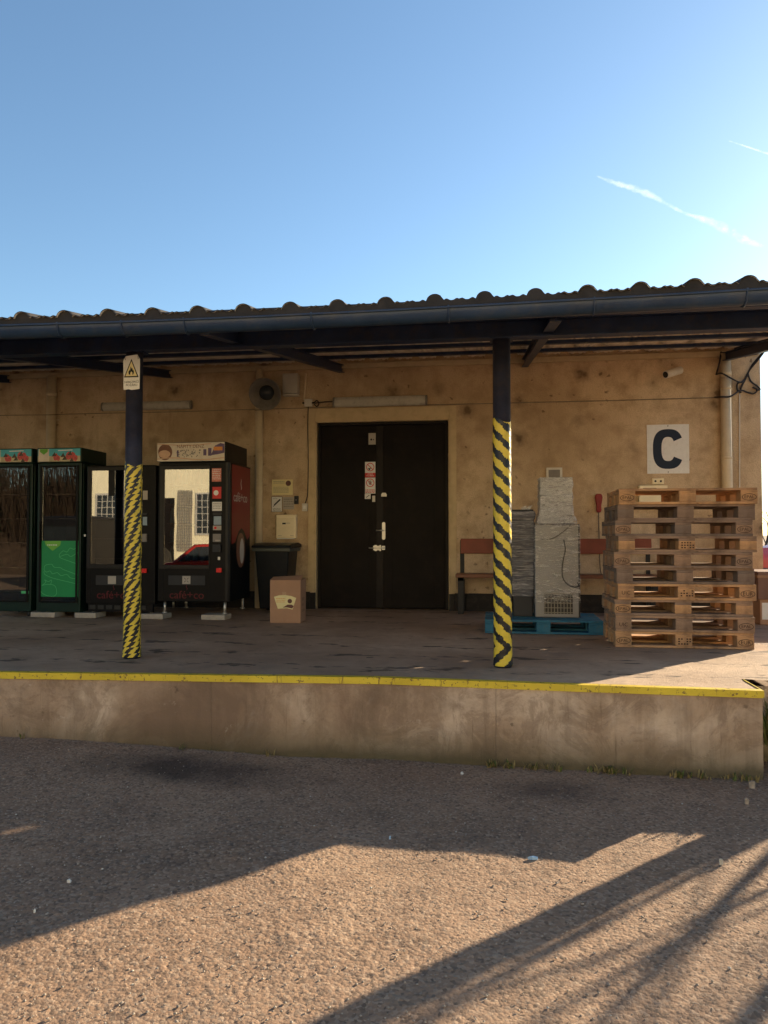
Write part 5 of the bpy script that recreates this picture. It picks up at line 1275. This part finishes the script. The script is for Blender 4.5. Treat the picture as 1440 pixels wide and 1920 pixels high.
van.p('sill', MB().box(-2.2, 2.45, -.965, .965, .34, .50), 'dark_plastic', bevel=.02)
van.p('windscreen', MB().add([(-1.60, -.80, 1.47), (-1.60, .80, 1.47), (-1.06, .72, 2.22), (-1.06, -.72, 2.22)], [(0, 1, 2, 3)]), 'window_dark')
for s_ in (-1, 1):
    van.p('side_window', MB().prism([(-1.35, 1.5), (-.9, 2.15), (-.2, 2.2), (-.2, 1.5)], 'y', s_*.952, s_*.962), 'window_dark')
    van.p('headlight', MB().box(-2.44, -2.3, s_*.86, s_*.60, .85, 1.08), 'lamp_glass', bevel=.03)
    for x in (-1.55, 1.6): wheel(van, x, s_*.86, .34, .2)
# red car and opposite building, behind the viewer (seen only mirrored in the machines)
car = T('car', 'red hatchback parked in the yard, mirrored in the machine window', 'car', (-6.9, -1.0, 0), rz=RAD(-12), local=True)
side = [(-2.0, .35), (-2.05, .6), (-1.95, .82), (-1.1, .95), (-.55, 1.38), (.9, 1.45), (1.75, 1.0), (1.95, .9), (2.0, .4)]
car.p('body', MB().prism(side, 'y', -.85, .85), 'red_paint_car', bevel=.08, seg=4)
for s_ in (-1, 1):
    car.p('side_window', MB().prism([(-.95, .97), (-.5, 1.32), (.8, 1.37), (1.4, 1.02)], 'y', s_*.852, s_*.86), 'window_dark')
    car.p('headlight', MB().box(-2.04, -1.9, s_*.78, s_*.5, .62, .76), 'lamp_glass', bevel=.03)
    car.p('mirror', MB().box(-.8, -.68, s_*.87, s_*1.0, .98, 1.1), 'dark_plastic', bevel=.03)
    for x in (-1.3, 1.3): wheel(car, x, s_*.76, .31, .19)
car.p('windscreen', MB().add([(-1.08, -.72, .98), (-1.08, .72, .98), (-.58, .64, 1.38), (-.58, -.64, 1.38)], [(0, 1, 2, 3)]), 'window_dark')
dv = T('van', 'dark grey van added across the yard to darken the reflection in the plain black machine', 'van', (-12.1, -5.0, 0), rz=RAD(97), local=True)  # added out of view so the plain machine's window mirrors something dark
dv.p('body', MB().prism([(-2.3, .4), (-2.3, 1.0), (-1.9, 1.2), (-1.2, 1.35), (-.7, 1.95), (-.4, 2.12), (2.3, 2.16), (2.4, 1.9), (2.4, .4)], 'y', -.92, .92), 'machine_frame', bevel=.09, seg=4)
dv.p('windscreen', MB().add([(-1.24, -.76, 1.37), (-1.24, .76, 1.37), (-.76, .70, 1.93), (-.76, -.70, 1.93)], [(0, 1, 2, 3)]), 'window_dark')
dv.p('rear_window', MB().box(2.395, 2.41, -.7, .7, 1.3, 1.85), 'window_dark')
for s_ in (-1, 1):
    dv.p('side_window', MB().prism([(-1.0, 1.4), (-.6, 1.9), (.2, 1.92), (.2, 1.4)], 'y', s_*.922, s_*.93), 'window_dark')
    for x in (-1.5, 1.5): wheel(dv, x, s_*.83, .33, .2)
OY = -11.0
ob = T('opposite_building', 'cream plastered building across the yard, mirrored in the machine windows', 'building', (0, OY, 0))
m_ = MB().box(-16.2, 14, OY-8, OY, -.2, 6.2); ob.p('wall', m_, 'opposite_plaster')
ob.p('roof', MB().prism([(OY+.4, 6.2), (OY-4, 8.2), (OY-8.4, 6.2)], 'x', -16.6, 14.4), 'opposite_roof')
for x in (-15.2, -11.0, -5.6, -2.4, 1.5, 5, 9):
    f = ob.p('window', MB().box(x-.62, x+.62, OY, OY+.05, 1.6, 3.3), 'window_frame_paint')
    ob.p('pane', MB().box(x-.55, x+.55, OY+.05, OY+.055, 1.67, 3.23), 'window_dark', f)
    m_ = MB(); [m_.box(x-.55+i*.22-.012, x-.55+i*.22+.012, OY+.055, OY+.075, 1.67, 3.23) for i in range(1, 5)]; [m_.box(x-.55, x+.55, OY+.0551, OY+.0751, 1.67+j*.26-.012, 1.67+j*.26+.012) for j in range(1, 6)]
    ob.p('bars', m_, 'window_frame_paint', f)
ob.p('door', MB().box(-13.6, -12.5, OY, OY+.05, 0, 3.1), 'door_metal')
m_ = MB(); [m_.box(-12.35+i*.07, -12.33+i*.07, OY+.02, OY+.05, 1.0, 3.4) for i in range(9)]; [m_.box(-12.37, -11.75, OY+.021, OY+.051, 1.0+j*.12, 1.015+j*.12) for j in range(20)]; ob.p('lattice', m_, 'ink_grey')

# ------------------------------------------------------------------ bare trees
def tree(loc, h, label, seed, spread=.55, levels=5, trunk_r=.11, group=None, lean=(0, 0), low=.35):
    rr = random.Random(seed); t = T('bare_tree', label, 'tree', loc, group, local=True)
    tr = MB(); br = MB()
    def grow(p, d, l, r, lv, mb_):
        k = 4; pts = [p]; rad = [r]
        for i in range(k):
            d = (d+Vector((rr.uniform(-1, 1), rr.uniform(-1, 1), rr.uniform(-.4, .7)))*.13).normalized(); pts.append(pts[-1]+d*l/k); rad.append(r*(1-.4*(i+1)/k))
        mb_.tube(pts, r, 8 if lv > 3 else (5 if lv > 1 else 3), radii=rad)
        if lv <= 0: return
        nb = rr.choice((2, 3, 3)) if lv > 1 else 3
        for i in range(nb):
            q = pts[-1] if i == 0 else pts[rr.randint(2, 4)]
            ax = d.orthogonal().normalized(); ax.rotate(Matrix.Rotation(rr.uniform(0, 6.28), 3, d))
            nd = (d+ax*rr.uniform(.5, 1.0)*spread*1.5); nd.z += .12; grow(q, nd.normalized(), l*rr.uniform(.62, .82), rad[-1]*(.9 if i == 0 else .65), lv-1, br)
    grow(Vector((0, 0, 0)), Vector((lean[0], lean[1], 1)).normalized(), h*low, trunk_r, levels, tr)
    t.p('trunk', tr, 'bark', recalc=False); t.p('crown', br, 'bark', recalc=False)
tree((4.75, 7.05, 0), 4.6, 'bare multi-branched tree beyond the right end of the dock', 11, .40, 5, .080, low=.24, lean=(.05, .1))
tree((5.5, 7.6, 0), 4.2, 'bare leaning shrub-like tree beside the dock end', 17, .5, 5, .075, low=.20, lean=(-.15, .1))
tree((5.2, 8.3, 0), 5.0, 'bare slender tree close behind the leaning one by the dock', 31, .42, 5, .075, low=.26, lean=(-.1, .0))
tree((10.5, 13.6, 0), 6.5, 'second bare tree farther out beyond the right end of the dock', 4, .5, 5, .07, low=.3)
far_px = [(1434, 70, 5.5), (1462, 64, 6), (1500, 80, 8), (1540, 60, 6)]
for i, (px, D, h) in enumerate(far_px):
    d = ray(px, 1000); tree((d.x*D, d.y*D, 0), h, ('distant bare tree low behind the red van', 'distant bare tree next right of the one behind the van', 'tallest distant bare tree beyond the yard at the right', 'rightmost distant bare tree beyond the yard')[i], 20+i, .55, 4, .16, group='far trees', low=.3)
def hedge():
    mb = MB(); rr = random.Random(9)
    for _ in range(9000):
        x = rr.uniform(-40, -16.6); y = -12-rr.random()*3+ (x+17)*.15; h = rr.uniform(2.2, 5.8)
        b = rr.uniform(-.5, .5); p0 = Vector((x, y, .8+rr.random()*h*.5)); p1 = p0+Vector((b, rr.uniform(-.4, .4), h*.5)); mb.tube([p0, (p0+p1)/2+Vector((.1, 0, 0)), p1], rr.uniform(.006, .014), 3)
    o = mb.build('thicket', 'hedge_twig', recalc=False); tag(o, 'brown leafless thicket at the far edge of the yard', 'thicket', kind='stuff')
hedge()
m_ = MB(); NXB = 30
for i in range(NXB+1):
    x = -44+28*i/NXB
    for (dy, z) in ((0, -.1), (-1.2, .7), (-2.6, 1.9), (-4.2, 3.1+.5*math.sin(i*.9)), (-7, 3.9+.4*math.sin(i*.6)), (-14, -.2)):
        m_.v.append((x+random.uniform(-.2, .2), -10.6+dy+(x+17)*.12+random.uniform(-.15, .15), z*min(1, (NXB-i)/3+.35)+random.uniform(-.08, .08)))
for i in range(NXB):
    for j in range(5): m_.f.append((i*6+j, i*6+j+1, (i+1)*6+j+1, (i+1)*6+j)); m_.mi.append(0); m_.sm.append(True)
tag(m_.build('embankment', 'hedge_twig'), None, None, kind='structure')

# ------------------------------------------------------------------ litter on the yard
def scrap(name, px, py, s, mat, label, seed, thick=.0):
    rr = random.Random(seed); p = onZ(px, py, .0); z = float(ground_h(p.x, p.y))+.006
    n = 7; top = []
    for i in range(n):
        a = 6.28*i/n; top.append((.62*s[0]*rr.uniform(.6, 1)*math.cos(a), .62*s[1]*rr.uniform(.6, 1)*math.sin(a), rr.uniform(.002, .012)+thick))
    m_ = MB(); m_.add(top+[(0, 0, .014+thick)], [(i, (i+1) % n, n) for i in range(n)]); m_.add([(a*.95, b*.95, -.004) for a, b, c in top]+list(top), [(i, (i+1) % n, (i+1) % n+n, i+n) for i in range(n)])
    o = m_.build(name, mat); o.location = (p.x, p.y, z); tag(o, label, 'litter'); return o
scrap('plastic_scrap', 1000, 1612, (.055, .022), 'litter_blue', 'pale blue plastic scrap on the ground at the edge of the shadow', 1)
scrap('paper_scrap', 866, 1452, (.02, .03), 'litter_white', 'crumpled white paper scrap near the foot of the dock', 2)
scrap('paper_scrap', 130, 1656, (.02, .018), 'litter_white', 'small white scrap in the shade at the left', 3)
scrap('paper_scrap', 65, 1712, (.012, .010), 'litter_white', 'tiny white scrap at the lower left shade', 4)
scrap('bottle_cap', 731, 1574, (.010, .010), 'litter_blue', 'tiny blue bottle cap in the shade', 5)
scrap('stone', 1352, 1622, (.018, .012), 'rock_pale', 'flat pale stone at the sunlit edge on the right', 6, .012)
scrap('stone', 1410, 1478, (.045, .03), 'stone', 'broken concrete lump at the dock corner', 7, .03)
scrap('stone', 1400, 1508, (.03, .02), 'stone', 'flat concrete chip just below the dock corner', 8, .02)
scrap('paper_scrap', 190, 1409, (.018, .010), 'litter_white', 'narrow white scrap by the dock wall at the left', 9)

# ------------------------------------------------------------------ contrails in the sky
def contrail(pl, wpx, D, label, seed):
    rr = random.Random(seed); pts = []; rad = []
    base = [cam.location+ray(a, b)*D for a, b in pl]
    sp_ = smooth_path(base, 8); W2 = np.interp(np.linspace(0, 1, len(sp_)), np.linspace(0, 1, len(wpx)), wpx)
    o0 = sp_[0]
    m_ = MB(); m_.tube([p-o0 for p in sp_], 1, 20, radii=[w_/1440*D*rr.uniform(.8, 1.2) for w_ in W2])
    o = m_.build('contrail', 'contrail_vapour', recalc=False); o.location = o0; tag(o, label, 'contrail', 'contrails in the sky', None)
contrail([(1120, 330), (1150, 342), (1185, 352), (1220, 366), (1250, 382), (1285, 400), (1330, 415), (1365, 432), (1400, 452), (1432, 462)], [1, 5, 6, 7, 4, 3, 7, 10, 8, 3], 5000, 'soft broad contrail fading out above the right end of the roof', 1)
contrail([(1367, 264), (1400, 275), (1440, 288), (1500, 306)], [1.0, 1.6, 2.0, 2.2], 6000, 'thin crisp contrail at the right edge of the sky', 2)
